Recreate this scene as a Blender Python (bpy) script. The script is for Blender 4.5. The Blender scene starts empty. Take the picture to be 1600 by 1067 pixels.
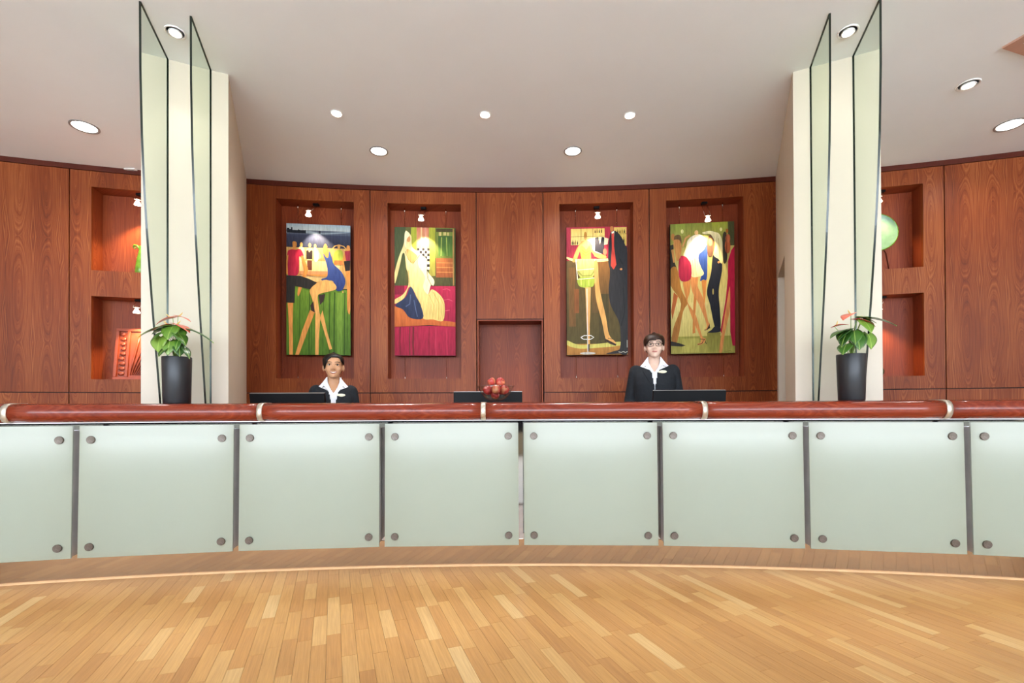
import bpy, bmesh, math, random
from mathutils import Vector, Matrix, Euler
from mathutils.bvhtree import BVHTree
SC = bpy.context.scene
COL = SC.collection
random.seed(7)
PI = math.pi

# ------------------------------------------------------------------ camera
F, CAMZ, PITCH, ROLL, PPY = 750.0, 1.10, math.radians(0.40), math.radians(-0.25), 634.8
cam = bpy.data.cameras.new('camera')
cam.sensor_width = 36.0
cam.lens = 36.0 * F / 1600.0
cam.shift_y = (PPY - 533.5) / 1600.0
cam.clip_start, cam.clip_end = 0.02, 200
cam_ob = bpy.data.objects.new('camera', cam)
CAMROT = Matrix.Rotation(PI / 2 + PITCH, 3, 'X') @ Matrix.Rotation(ROLL, 3, 'Z')
cam_ob.matrix_world = Matrix.Translation((0, 0, CAMZ)) @ CAMROT.to_4x4()
COL.objects.link(cam_ob)
SC.camera = cam_ob

# ------------------------------------------------------------------ light and exposure
world = bpy.data.worlds.new('world')
SC.world = world
world.use_nodes = True
WBG = world.node_tree.nodes['Background']
WBG.inputs[0].default_value = (0.83, 0.94, 1.06, 1)
WBG.inputs[1].default_value = 11.8
SC.view_settings.view_transform = 'Standard'
SC.view_settings.look = 'None'
SC.view_settings.gamma = 1.0
SC.view_settings.use_curve_mapping = False
SC.view_settings.exposure = 0.02
SPOT_DOWN, SPOT_PIC, RAIL_GLOW_STRENGTH = 62.0, 36.0, 2.5
SPOT_POOL = 170.0

# ------------------------------------------------------------------ pixel <-> place helpers (frame 1600 x 1067)
CEIL = 3.60
def ray(px, py):
    return CAMROT @ Vector(((px - 800) / F, (PPY - py) / F, -1.0))
def at(px, py, Y):
    d = ray(px, py); k = Y / d.y
    return Vector((d.x * k, Y, CAMZ + d.z * k))
def on_ceiling(px, py):
    d = ray(px, py); k = (CEIL - CAMZ) / d.z
    return Vector((d.x * k, d.y * k, CEIL))
WC, WR = Vector((-0.01, -12.11)), 17.5        # wood wall: centre and radius of its curve
DC, DR = Vector((0.06, -12.25)), 15.5         # desk front
def W(u, z, d=0.0):
    a = u / WR
    return Vector((WC.x + (WR + d) * math.sin(a), WC.y + (WR + d) * math.cos(a), z))
def D(u, z, d=0.0):
    a = u / DR
    return Vector((DC.x + (DR + d) * math.sin(a), DC.y + (DR + d) * math.cos(a), z))
def hit_arc(px, py, C, R):
    d = ray(px, py)
    a = d.x ** 2 + d.y ** 2; b = -2 * (d.x * C.x + d.y * C.y); c = C.x ** 2 + C.y ** 2 - R * R
    k = (-b + math.sqrt(b * b - 4 * a * c)) / (2 * a)
    p = d * k
    return R * math.atan2(p.x - C.x, p.y - C.y), CAMZ + p.z
def wu(px, py=450, d=0.0):
    u, z = hit_arc(px, py, WC, WR + d); return u * WR / (WR + d), z
def du(px, py=700, d=0.0):
    u, z = hit_arc(px, py, DC, DR + d); return u * DR / (DR + d), z

# ------------------------------------------------------------------ mesh builder
class MB:
    def __init__(s): s.v = []; s.f = []; s.m = []; s.uv = []; s.sm = []
    def add(s, vs, fs, mat=0, uvs=None, smooth=False):
        b = len(s.v)
        s.v += [tuple(p) for p in vs]
        s.uv += list(uvs) if uvs else [(p[0], p[2]) for p in vs]
        for f in fs:
            s.f.append([b + i for i in f]); s.m.append(mat); s.sm.append(smooth)
        return s
    def box(s, x0, x1, y0, y1, z0, z1, mat=0, bev=0.0):
        if bev <= 0:
            vs = [(x0,y0,z0),(x1,y0,z0),(x1,y1,z0),(x0,y1,z0),(x0,y0,z1),(x1,y0,z1),(x1,y1,z1),(x0,y1,z1)]
            return s.add(vs, [(0,3,2,1),(4,5,6,7),(0,1,5,4),(1,2,6,5),(2,3,7,6),(3,0,4,7)], mat)
        bm = bmesh.new(); bmesh.ops.create_cube(bm, size=1)
        for v in bm.verts:
            v.co = Vector((x0+(v.co.x+.5)*(x1-x0), y0+(v.co.y+.5)*(y1-y0), z0+(v.co.z+.5)*(z1-z0)))
        bmesh.ops.bevel(bm, geom=bm.edges[:], offset=bev, segments=2, affect='EDGES', profile=.5)
        bm.verts.index_update()
        s.add([v.co[:] for v in bm.verts], [[v.index for v in f.verts] for f in bm.faces], mat)
        bm.free(); return s
    def bent(s, fn, u0, u1, z0, z1, d0, d1, seg=0.15, mat=0, uoff=0.0):
        n = max(1, int(math.ceil(abs(u1 - u0) / seg)))
        vs, uv, fs = [], [], []
        for i in range(n + 1):
            u = u0 + (u1 - u0) * i / n
            for (z, d) in ((z0,d0),(z0,d1),(z1,d1),(z1,d0)):
                vs.append(fn(u, z, d)); uv.append((u + d + uoff, z))
        for i in range(n):
            a, b = i*4, i*4+4
            for k in range(4):
                k2 = (k+1) % 4
                fs.append((a+k, a+k2, b+k2, b+k))
        fs += [(3,2,1,0), (n*4, n*4+1, n*4+2, n*4+3)]
        return s.add(vs, fs, mat, uv)
    def sweep(s, fn, u0, u1, prof, seg=0.12, mat=0, smooth=True):
        n = max(1, int(math.ceil(abs(u1 - u0) / seg))); m = len(prof)
        vs, uv, fs = [], [], []
        ac = [0.0]
        for k in range(1, m): ac.append(ac[-1] + math.dist(prof[k], prof[k-1]))
        for i in range(n + 1):
            u = u0 + (u1 - u0) * i / n
            for k, (d, z) in enumerate(prof):
                vs.append(fn(u, z, d)); uv.append((ac[k], u))
        for i in range(n):
            for k in range(m):
                k2 = (k+1) % m
                fs.append((i*m+k, i*m+k2, (i+1)*m+k2, (i+1)*m+k))
        s.add(vs, fs, mat, uv, smooth)
        b = len(s.v) - len(vs)
        s.f.append([b+k for k in reversed(range(m))]); s.m.append(mat); s.sm.append(False)
        s.f.append([b+n*m+k for k in range(m)]); s.m.append(mat); s.sm.append(False)
        return s
    def tube(s, path, rad, n=8, mat=0, ell=None, round_ends=False, up=(0,0,1), smooth=True):
        path = [Vector(p) for p in path]
        if not hasattr(rad, '__len__'): rad = [rad] * len(path)
        rad = list(rad)
        pts, rs = list(path), list(rad)
        if round_ends:
            t0 = (path[0]-path[1]).normalized(); t1 = (path[-1]-path[-2]).normalized()
            pre, post = [], []
            for a in (80, 55, 28):
                ar = math.radians(a)
                pre.append((path[0]+t0*rad[0]*math.sin(ar), rad[0]*math.cos(ar)))
                post.append((path[-1]+t1*rad[-1]*math.sin(ar), rad[-1]*math.cos(ar)))
            pts = [p for p,_ in pre] + path + [p for p,_ in reversed(post)]
            rs = [r for _,r in pre] + rad + [r for _,r in reversed(post)]
        vs, fs = [], []
        ref = Vector(up)
        for i, p in enumerate(pts):
            t = (pts[min(i+1,len(pts)-1)] - pts[max(i-1,0)]).normalized()
            r_ = ref
            if abs(t.dot(r_)) > .95: r_ = Vector((0,1,0)) if abs(t.y) < .9 else Vector((1,0,0))
            a = t.cross(r_).normalized(); b = a.cross(t).normalized()
            ea, eb = ell if ell else (1, 1)
            for k in range(n):
                q = 2*PI*k/n
                vs.append(p + a*(rs[i]*ea*math.cos(q)) + b*(rs[i]*eb*math.sin(q)))
        for i in range(len(pts)-1):
            for k in range(n):
                k2 = (k+1) % n
                fs.append((i*n+k, i*n+k2, (i+1)*n+k2, (i+1)*n+k))
        fs.append(list(reversed(range(n)))); fs.append([(len(pts)-1)*n+k for k in range(n)])
        return s.add(vs, fs, mat, None, smooth)
    def lathe(s, prof, n=24, c=(0,0,0), mat=0, smooth=True, close=False):
        vs, fs = [], []
        m = len(prof)
        for (r, z) in prof:
            for k in range(n):
                q = 2*PI*k/n
                vs.append((c[0]+r*math.cos(q), c[1]+r*math.sin(q), c[2]+z))
        rng = m if close else m-1
        for i in range(rng):
            i2 = (i+1) % m
            for k in range(n):
                k2 = (k+1) % n
                fs.append((i*n+k, i*n+k2, i2*n+k2, i2*n+k))
        if not close:
            if prof[0][0] > 1e-5: fs.append(list(reversed(range(n))))
            if prof[-1][0] > 1e-5: fs.append([(m-1)*n+k for k in range(n)])
        return s.add(vs, fs, mat, None, smooth)
    def loft(s, rings, mat=0, smooth=True, cap=True):
        n = len(rings[0]); vs = [p for r in rings for p in r]; fs = []
        for i in range(len(rings)-1):
            for k in range(n):
                k2 = (k+1) % n
                fs.append((i*n+k, i*n+k2, (i+1)*n+k2, (i+1)*n+k))
        if cap:
            fs.append(list(reversed(range(n)))); fs.append([(len(rings)-1)*n+k for k in range(n)])
        return s.add(vs, fs, mat, None, smooth)
    def ball(s, c, r, nu=12, nv=8, mat=0):
        r = r if hasattr(r, '__len__') else (r, r, r)
        rings = []
        for j in range(nv+1):
            t = -PI/2 + PI*j/nv
            cr = max(math.cos(t), .02)
            rings.append([(c[0]+r[0]*cr*math.cos(2*PI*k/nu), c[1]+r[1]*cr*math.sin(2*PI*k/nu), c[2]+r[2]*math.sin(t)) for k in range(nu)])
        return s.loft(rings, mat)
    def prism(s, poly, y0, y1, mat=0):
        n = len(poly)
        vs = [(x, y0, z) for x, z in poly] + [(x, y1, z) for x, z in poly]
        fs = [list(range(n)), [n+k for k in reversed(range(n))]]
        for k in range(n):
            k2 = (k+1) % n
            fs.append((k, n+k, n+k2, k2))
        return s.add(vs, fs, mat)
    def mesh(s, name, mats):
        me = bpy.data.meshes.new(name)
        me.from_pydata(s.v, [], s.f)
        me.polygons.foreach_set('material_index', s.m)
        me.polygons.foreach_set('use_smooth', s.sm)
        ul = me.uv_layers.new(name='UVMap')
        idx = [0] * len(me.loops); me.loops.foreach_get('vertex_index', idx)
        flat = []
        for i in idx: flat += s.uv[i]
        ul.data.foreach_set('uv', flat)
        for m in (mats if isinstance(mats, (list, tuple)) else [mats]): me.materials.append(m)
        bm = bmesh.new(); bm.from_mesh(me)
        bmesh.ops.recalc_face_normals(bm, faces=bm.faces[:]); bm.to_mesh(me); bm.free()
        me.update()
        return me
    def build(s, name, mats, parent=None, loc=None, rot=None):
        return link(bpy.data.objects.new(name, s.mesh(name, mats)), parent, loc, rot)

def link(o, parent=None, loc=None, rot=None):
    COL.objects.link(o)
    if parent is not None: o.parent = parent
    if loc is not None: o.location = loc
    if rot is not None: o.rotation_euler = rot
    return o
def tag(o, label, cat, group=None, kind=None):
    if label: o['label'] = label
    if cat: o['category'] = cat
    if group: o['group'] = group
    if kind: o['kind'] = kind
    return o
def thing(name, label, cat, loc=(0,0,0), rz=0.0, group=None):
    o = link(bpy.data.objects.new(name, None), None, loc, (0, 0, rz))
    o.empty_display_size = .1
    return tag(o, label, cat, group)
def struct(o, label=None):
    o['kind'] = 'structure'
    if label: o['label'] = label
    return o
def copy_tree(o, parent=None):
    c = o.copy(); COL.objects.link(c); c.parent = parent
    for ch in list(o.children): copy_tree(ch, c)
    return c

# ------------------------------------------------------------------ materials
def lin(c):
    if isinstance(c, str):
        c = c.lstrip('#'); c = [int(c[i:i+2], 16) / 255 for i in (0, 2, 4)]
    return tuple((x/12.92 if x <= .04045 else ((x+.055)/1.055)**2.4) for x in c) + (1.0,)
def new_mat(name):
    m = bpy.data.materials.new(name); m.use_nodes = True
    nt = m.node_tree
    return m, nt, nt.nodes['Principled BSDF']
def nd(nt, t, props=None, **inp):
    n = nt.nodes.new(t)
    for k, v in (props or {}).items(): setattr(n, k, v)
    for k, v in inp.items():
        key = int(k[1:]) if k[0] == 'i' and k[1:].isdigit() else k.replace('_', ' ')
        if isinstance(v, bpy.types.NodeSocket): nt.links.new(v, n.inputs[key])
        else: n.inputs[key].default_value = v
    return n
def mth(nt, op, a, b=0.0, c=0.0):
    return nd(nt, 'ShaderNodeMath', {'operation': op}, i0=a, i1=b, i2=c).outputs[0]
def ramp(nt, fac, stops):
    r = nt.nodes.new('ShaderNodeValToRGB')
    el = r.color_ramp.elements
    while len(el) < len(stops): el.new(.5)
    for e, (p, c) in zip(el, stops): e.position = p; e.color = c if len(c) == 4 else lin(c)
    nt.links.new(fac, r.inputs[0]); return r.outputs[0]
def mixc(nt, fac, a, b, mode='MIX'):
    n = nt.nodes.new('ShaderNodeMix'); n.data_type = 'RGBA'; n.blend_type = mode
    for k, v in ((0, fac), (6, a), (7, b)):
        if isinstance(v, bpy.types.NodeSocket): nt.links.new(v, n.inputs[k])
        else: n.inputs[k].default_value = v
    return n.outputs[2]
def plain(name, col, rough=.5, metal=0.0, noise=.06, scale=12.0, coat=0.0, spec=.5, bump=0.0):
    m, nt, b = new_mat(name)
    c = lin(col)
    tc = nd(nt, 'ShaderNodeTexCoord')
    ns = nd(nt, 'ShaderNodeTexNoise', None, Vector=tc.outputs['Object'], Scale=scale, Detail=3.0)
    lo = tuple(x*(1-noise) for x in c[:3]) + (1,); hi = tuple(min(1, x*(1+noise)) for x in c[:3]) + (1,)
    nt.links.new(ramp(nt, ns.outputs[0], [(.3, lo), (.7, hi)]), b.inputs['Base Color'])
    b.inputs['Roughness'].default_value = rough; b.inputs['Metallic'].default_value = metal
    b.inputs['Coat Weight'].default_value = coat; b.inputs['Coat Roughness'].default_value = .1
    b.inputs['Specular IOR Level'].default_value = spec
    if bump:
        bp = nd(nt, 'ShaderNodeBump', None, Strength=bump, Distance=.01, Height=ns.outputs[0])
        nt.links.new(bp.outputs[0], b.inputs['Normal'])
    return m
def emit(name, col, strength):
    m = bpy.data.materials.new(name); m.use_nodes = True; nt = m.node_tree
    nt.nodes.remove(nt.nodes['Principled BSDF'])
    e = nd(nt, 'ShaderNodeEmission', None, Color=lin(col), Strength=strength)
    nt.links.new(e.outputs[0], nt.nodes['Material Output'].inputs[0]); return m
def thin_glass(name, tint, refl_rough=.02, ior=1.45):
    m = bpy.data.materials.new(name); m.use_nodes = True; nt = m.node_tree
    nt.nodes.remove(nt.nodes['Principled BSDF'])
    tr = nd(nt, 'ShaderNodeBsdfTransparent', None, Color=lin(tint))
    gl = nd(nt, 'ShaderNodeBsdfGlossy', None, Roughness=refl_rough)
    fr = nd(nt, 'ShaderNodeFresnel', None, IOR=ior); ge = nd(nt, 'ShaderNodeNewGeometry')
    fac = mth(nt, 'MULTIPLY', fr.outputs[0], mth(nt, 'SUBTRACT', 1.0, ge.outputs['Backfacing']))
    mx = nd(nt, 'ShaderNodeMixShader', None, i0=fac, i1=tr.outputs[0], i2=gl.outputs[0])
    nt.links.new(mx.outputs[0], nt.nodes['Material Output'].inputs[0]); return m

def veneer(name, dark, mid, light, period=.22, rough=.42, ring=46.0, contrast=1.0, coat=.0, spec=.22):
    """book-matched flame veneer: nested elongated ovals, mirrored every leaf, with fine pores"""
    m, nt, b = new_mat(name)
    tc = nd(nt, 'ShaderNodeTexCoord'); oi = nd(nt, 'ShaderNodeObjectInfo')
    sp = nd(nt, 'ShaderNodeSeparateXYZ', None, Vector=tc.outputs['UV'])
    rnd = oi.outputs['Random']
    u = mth(nt, 'ADD', sp.outputs[0], mth(nt, 'MULTIPLY', rnd, 7.3))
    v = sp.outputs[1]
    leaf = mth(nt, 'PINGPONG', u, period)
    fl = mth(nt, 'FLOOR', mth(nt, 'DIVIDE', u, period*2))
    nz = nd(nt, 'ShaderNodeTexNoise', {'noise_dimensions': '3D'}, Scale=1.0, Detail=2.0,
            Vector=nd(nt, 'ShaderNodeCombineXYZ', None, X=mth(nt,'MULTIPLY',leaf,9.0), Y=mth(nt,'MULTIPLY',v,1.3), Z=mth(nt,'ADD',mth(nt,'MULTIPLY',rnd,31.0),mth(nt,'MULTIPLY',fl,.37))).outputs[0])
    warp = mth(nt, 'SUBTRACT', nz.outputs[0], .5)
    du_ = mth(nt, 'SUBTRACT', leaf, mth(nt, 'ADD', period*.5, mth(nt,'MULTIPLY',warp,.05)))
    vv = mth(nt, 'PINGPONG', mth(nt, 'ADD', v, mth(nt,'ADD', mth(nt,'MULTIPLY',rnd,1.7), mth(nt,'MULTIPLY',fl,.21))), 1.05)
    dv = mth(nt, 'MULTIPLY', mth(nt, 'SUBTRACT', vv, .5), .13)
    r = mth(nt, 'SQRT', mth(nt, 'ADD', mth(nt,'MULTIPLY',du_,du_), mth(nt,'MULTIPLY',dv,dv)))
    r2 = mth(nt, 'ADD', mth(nt,'MULTIPLY',r,ring), mth(nt,'MULTIPLY',warp,1.6))
    rn = nd(nt, 'ShaderNodeTexNoise', {'noise_dimensions': '1D'}, W=mth(nt,'MULTIPLY',r2,2.6), Scale=1.0, Detail=3.0, Roughness=.65)
    pores = nd(nt, 'ShaderNodeTexNoise', None, Scale=1.0, Detail=3.0, Roughness=.6,
               Vector=nd(nt,'ShaderNodeCombineXYZ',None,X=mth(nt,'MULTIPLY',u,210.0),Y=mth(nt,'MULTIPLY',v,3.0),Z=rnd).outputs[0])
    big = nd(nt, 'ShaderNodeTexNoise', None, Scale=1.0, Detail=1.0,
             Vector=nd(nt,'ShaderNodeCombineXYZ',None,X=mth(nt,'MULTIPLY',u,4.0),Y=mth(nt,'MULTIPLY',v,.6),Z=mth(nt,'MULTIPLY',rnd,9.0)).outputs[0])
    fac = mth(nt,'ADD', mth(nt,'MULTIPLY',mth(nt,'SUBTRACT',rn.outputs[0],.5),.95*contrast),
              mth(nt,'ADD', mth(nt,'MULTIPLY',mth(nt,'SUBTRACT',pores.outputs[0],.5),.55), mth(nt,'MULTIPLY',mth(nt,'SUBTRACT',big.outputs[0],.5),.5)))
    fac = mth(nt,'ADD', fac, .5)
    nt.links.new(ramp(nt, fac, [(.15, lin(dark)), (.5, lin(mid)), (.85, lin(light))]), b.inputs['Base Color'])
    b.inputs['Roughness'].default_value = rough
    b.inputs['Coat Weight'].default_value = coat; b.inputs['Coat Roughness'].default_value = .12
    b.inputs['Specular IOR Level'].default_value = spec
    return m

M = {}
M['wood'] = veneer('wall_veneer', '#4C1D0C', '#7E3A18', '#A26030', contrast=.8)
M['wood_niche'] = veneer('niche_veneer', '#5A210F', '#7E361B', '#9C5029', contrast=.8)
M['wood_dark'] = veneer('dark_trim_veneer', '#43190F', '#511F13', '#5E2818', contrast=.4)
M['reveal'] = plain('shadow_gap_black', '#2A120C', .7)
M['ceiling'] = plain('ceiling_paint', '#E9EBEC', .85, noise=.015, scale=2.0)
M['paint'] = plain('warm_white_plaster', '#CFC2B0', .6, noise=.02, scale=3.0)
M['paint_side'] = M['paint']
M['steel_mirror'] = plain('polished_steel', '#9C9794', .05, 1.0, noise=.02)
M['steel'] = plain('brushed_steel', '#B9B2AC', .3, 1.0, noise=.08, scale=60)
M['kick'] = plain('polished_bronze_steel', '#97795C', .07, 1.0, noise=.03, scale=4)
M['kick_trim'] = plain('pale_brass_trim', '#E2B88A', .35, .2)
M['box_side'] = plain('satin_aluminium', '#CFC8C4', .4, .25)
M['box_white'] = plain('light_box_white', '#F2F2F4', .7)
M['black'] = plain('black_plastic', '#0C0C0E', .5, spec=.15)
M['screen'] = plain('screen_glass', '#0A0B0D', .12)
M['led'] = emit('white_led', '#F4F3FF', RAIL_GLOW_STRENGTH)  # painted highlight: glow for the bright line under the rail, not a lamp
M['band'] = plain('pale_brushed_band', '#D2C8BA', .34, .75, noise=.06, scale=80)
M['led_tube'] = emit('cool_led_tube', '#EEF0FF', 8.5)
M['stud'] = plain('brushed_stud', '#6C635C', .38, .9, noise=.25, scale=120)
M['wall_rear'] = plain('dark_blue_grey_glazing', '#20242E', .15, noise=.3, scale=3)
M['wall_beige'] = plain('beige_stone', '#B8A88C', .6)

def floor_mat():
    m, nt, b = new_mat('oak_strip')
    tc = nd(nt, 'ShaderNodeTexCoord'); oi = nd(nt, 'ShaderNodeObjectInfo'); ge = nd(nt, 'ShaderNodeNewGeometry')
    rnd = mth(nt, 'FRACT', mth(nt, 'ADD', oi.outputs['Random'], ge.outputs['Random Per Island']))
    sp = nd(nt, 'ShaderNodeSeparateXYZ', None, Vector=tc.outputs['Object'])
    g = nd(nt, 'ShaderNodeTexNoise', None, Scale=1.0, Detail=4.0, Roughness=.6, Vector=nd(nt,'ShaderNodeCombineXYZ',None,
           X=mth(nt,'MULTIPLY',sp.outputs[0],5.0), Y=mth(nt,'MULTIPLY',sp.outputs[1],140.0), Z=mth(nt,'MULTIPLY',rnd,53.0)).outputs[0])
    base = ramp(nt, rnd, [(0, lin('#AC7943')), (.08, lin('#B38048')), (.4, lin('#B9874E')), (.8, lin('#BF8F54')), (.93, lin('#C79C63')), (1, lin('#D0AB77'))])
    grain = ramp(nt, g.outputs[0], [(.3, (.8,.76,.7,1)), (.7, (1.06,1.06,1.06,1))])
    nt.links.new(mixc(nt, 1.0, base, grain, 'MULTIPLY'), b.inputs['Base Color'])
    b.inputs['Roughness'].default_value = .36
    b.inputs['Specular IOR Level'].default_value = .3
    b.inputs['Coat Weight'].default_value = .06; b.inputs['Coat Roughness'].default_value = .2
    return m
M['oak'] = floor_mat()
M['stone'] = plain('pale_cream_stone', '#DAD2C6', .5, noise=.06, scale=3)
M['floor_base'] = plain('dark_joint_filler', '#5A3A20', .8)
M['rail'] = veneer('rail_mahogany', '#5C1D10', '#7A2C19', '#954228', period=.06, rough=.24, contrast=.9, coat=.15, spec=.35)

def frosted():
    m = bpy.data.materials.new('frosted_glass'); m.use_nodes = True; nt = m.node_tree
    nt.nodes.remove(nt.nodes['Principled BSDF'])
    tc = nd(nt, 'ShaderNodeTexCoord')
    ns = nd(nt, 'ShaderNodeTexNoise', None, Vector=tc.outputs['Object'], Scale=2.0, Detail=2.0)
    col = ramp(nt, ns.outputs[0], [(.3, lin('#B0B5A0')), (.7, lin('#B6BBA6'))])
    df = nd(nt, 'ShaderNodeBsdfDiffuse', None, Color=col)
    tr = nd(nt, 'ShaderNodeBsdfTranslucent', None, Color=lin('#E2E4E4'))
    mx = nd(nt, 'ShaderNodeMixShader', None, i0=.45, i1=df.outputs[0], i2=tr.outputs[0])
    gl = nd(nt, 'ShaderNodeBsdfGlossy', None, Roughness=.22)
    fr = nd(nt, 'ShaderNodeFresnel', None, IOR=1.4)
    m2 = nd(nt, 'ShaderNodeMixShader', None, i0=fr.outputs[0], i1=mx.outputs[0], i2=gl.outputs[0])
    nt.links.new(m2.outputs[0], nt.nodes['Material Output'].inputs[0]); return m
M['frost'] = frosted()
M['clear_back'] = thin_glass('glass_back_face', '#EEF4F0')
M['fin_glass'] = thin_glass('green_tint_glass', '#F3F7F1', ior=1.3)
M['fin_edge'] = plain('dark_green_glass_edge', '#152019', .15)
M['bowl_glass'] = thin_glass('clear_glass', '#F2F4F4', ior=1.5)

# ================================================================== SETTING
# floor: dark base with every strip of oak laid on it
mb = MB(); mb.box(-6.8, 6.8, -4.8, 6.4, -.06, -.012); floor = struct(mb.build('floor', M['floor_base']))
ANG = math.atan2(1.0, -0.372)
ax_l = Vector((math.cos(ANG), math.sin(ANG))); ax_w = Vector((-math.sin(ANG), math.cos(ANG)))
PW, GAP = .0655, .0011
lens_ = [.27, .34, .41, .50, .58]
plank_mesh = []
for L in lens_:
    p = MB(); p.box(-L/2+GAP/2, L/2-GAP/2, -PW/2+GAP/2, PW/2-GAP/2, -.012, 0)
    plank_mesh.append(p.mesh('plank', M['oak']))
rng = random.Random(3)
cand, rest = [], []
def project(x, y, z):
    q = CAMROT.transposed() @ Vector((x, y, z - CAMZ))
    if q.z > -.05: return None
    return 800 + F*q.x/-q.z, PPY - F*q.y/-q.z
for r in range(-170, 170):
    l = -13 - rng.random()*.5
    while l < 13:
        k = rng.randrange(5); L = lens_[k]
        c = ax_l*(l+L/2) + ax_w*(r*PW); l += L
        if not (-6.75 < c.x < 6.75 and 1.05 < c.y < 6.3): continue
        pr = project(c.x, c.y, 0); dd = math.hypot(c.x-DC.x, c.y-DC.y) - DR
        if pr and -15 < pr[0] < 1615 and pr[1] < 1080 and dd < .18: cand.append((c.y*c.y, c, k))
        else: rest.append((c, k))
cand.sort(key=lambda t: t[0])
for _, c, k in cand[:300]:
    o = bpy.data.objects.new('plank', plank_mesh[k]); link(o, floor, (c.x, c.y, 0), (0, 0, ANG))
mb = MB()
for c, k in [(c, k) for _, c, k in cand[300:]] + rest:
    L = lens_[k]; a, b = c.dot(ax_l), c.dot(ax_w)
    mb.box(a-L/2+GAP/2, a+L/2-GAP/2, b-PW/2+GAP/2, b+PW/2-GAP/2, -.012, 0)
o = mb.build('planks', M['oak'], floor, (0,0,0), (0,0,ANG)); o['kind'] = 'stuff'

mb = MB(); mb.box(-6.75, 6.75, -4.75, 1.2, -.012, .003); mb.build('pale_stone_paving', M['stone'], floor)
mb = MB(); mb.box(-6.8, 6.8, -4.8, 6.4, CEIL, CEIL+.1); ceiling = struct(mb.build('ceiling', M['ceiling']))

# curved wood wall ------------------------------------------------
wall = MB(); wall.bent(W, -6.6, 6.6, 0, CEIL, .34, .40, .3)
wall = struct(wall.build('wall_back', M['wood_dark']))
Z0, Z1 = 1.292, 3.545
U = lambda px, py=450: wu(px, py)[0]
ZZ = lambda px, py: wu(px, py)[1]
g = .005
def wood_part(name, boxes, mat='wood'):
    m = MB()
    for (u0,u1,z0,z1,d0,d1) in boxes: m.bent(W, u0, u1, z0, z1, d0, d1)
    return m.build(name, M[mat], wall)
def lining(u0, u1, z0, z1, dep=.2):
    t = .012
    wood_part('niche_lining', [(u0-t,u1+t,z0-t,z1+t,dep,dep+t), (u0-t,u0,z0-t,z1+t,.031,dep), (u1,u1+t,z0-t,z1+t,.031,dep),
                               (u0,u1,z1,z1+t,.031,dep), (u0,u1,z0-t,z0,.031,dep)], 'wood_niche')
def framed(u0, u1, holes, hu0, hu1):
    """panel u0..u1 with openings hu0..hu1 x holes (bottom to top)"""
    a, b = u0+g, u1-g
    bx = [(a,hu0,Z0+g,Z1,0,.03), (hu1,b,Z0+g,Z1,0,.03)]
    z = Z0+g
    for (h0, h1) in holes:
        bx.append((hu0,hu1,z,h0,0,.03)); z = h1
        lining(hu0, hu1, h0, h1)
    bx.append((hu0,hu1,z,Z1,0,.03))
    wood_part('wall_panel', bx)
joints = [-6.55, U(-260), U(108), U(330), U(404)-.35, U(578.5), U(744.5), U(849), U(1015), U(1190)+.35, U(1265), U(1477), U(1850), 6.55]
nz0, nz1 = ZZ(663, 591.5), ZZ(663, 318.6)
N1, N2, N3, N4 = (U(431),U(553)), (U(605.7),U(720.4)), (U(874.8),U(990)), (U(1041.8),U(1162.7))
sl0, sl1 = ZZ(143, 592.4), ZZ(143, 462.4); sl2, sl3 = ZZ(143, 421.8), ZZ(143, 291.4)
NL = (U(142.5), U(142.5)+1.02); NR = (U(1443.6)-1.02, U(1443.6))
framed(joints[4], joints[5], [(nz0,nz1)], *N1)
framed(joints[5], joints[6], [(nz0,nz1)], *N2)
framed(joints[7], joints[8], [(nz0,nz1)], *N3)
framed(joints[8], joints[9], [(nz0,nz1)], *N4)
framed(joints[2], joints[4], [(sl0,sl1),(sl2,sl3)], *NL)
framed(joints[9], joints[11], [(sl0,sl1),(sl2,sl3)], *NR)
for a, b in ((0,1),(1,2),(11,12),(12,13)):
    wood_part('wall_panel', [(joints[a]+g, joints[b]-g, Z0+g, Z1, 0, .03)])
zr = ZZ(800, 498)
wood_part('wall_panel', [(joints[6]+g, joints[7]-g, zr, Z1, 0, .03)])
# recess below the middle panel
ru0, ru1 = joints[6]+.02, joints[7]-.02
zh = zr-.022
wood_part('recess_lining', [(ru0-.012,ru0,0,zh,.005,.25),(ru1,ru1+.012,0,zh,.005,.25),(ru0-.012,ru1+.012,zh,zh+.012,.005,.25),(ru0,ru1,0,zh,.25,.262)], 'wood_niche')
jj = [joints[i] for i in (0,1,2,4,5,6)]
for a, b in zip(jj[:-1], jj[1:]): wood_part('base_panel', [(a+g, b-g, 0, Z0-g, 0, .03)])
jj = [joints[i] for i in (7,8,9,11,12,13)]
for a, b in zip(jj[:-1], jj[1:]): wood_part('base_panel', [(a+g, b-g, 0, Z0-g, 0, .03)])
m = MB()
for j in [joints[i] for i in (1,2,4,5,6,7,8,9,11,12)]: m.bent(W, j-.012, j+.012, 0 if j not in (joints[6],joints[7]) else zr, Z1, .022, .032)
m.bent(W, -6.55, joints[6], Z0-.012, Z0+.012, .022, .032); m.bent(W, joints[7], 6.55, Z0-.012, Z0+.012, .022, .032)
m.bent(W, joints[6], joints[7], zr-.012, zr+.004, .012, .032)
m.build('shadow_gap', M['reveal'], wall)
m = MB(); m.bent(W, -6.55, 6.55, Z1+.004, CEIL, -.006, .06); m.build('cornice_strip', M['wood_dark'], wall)

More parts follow.
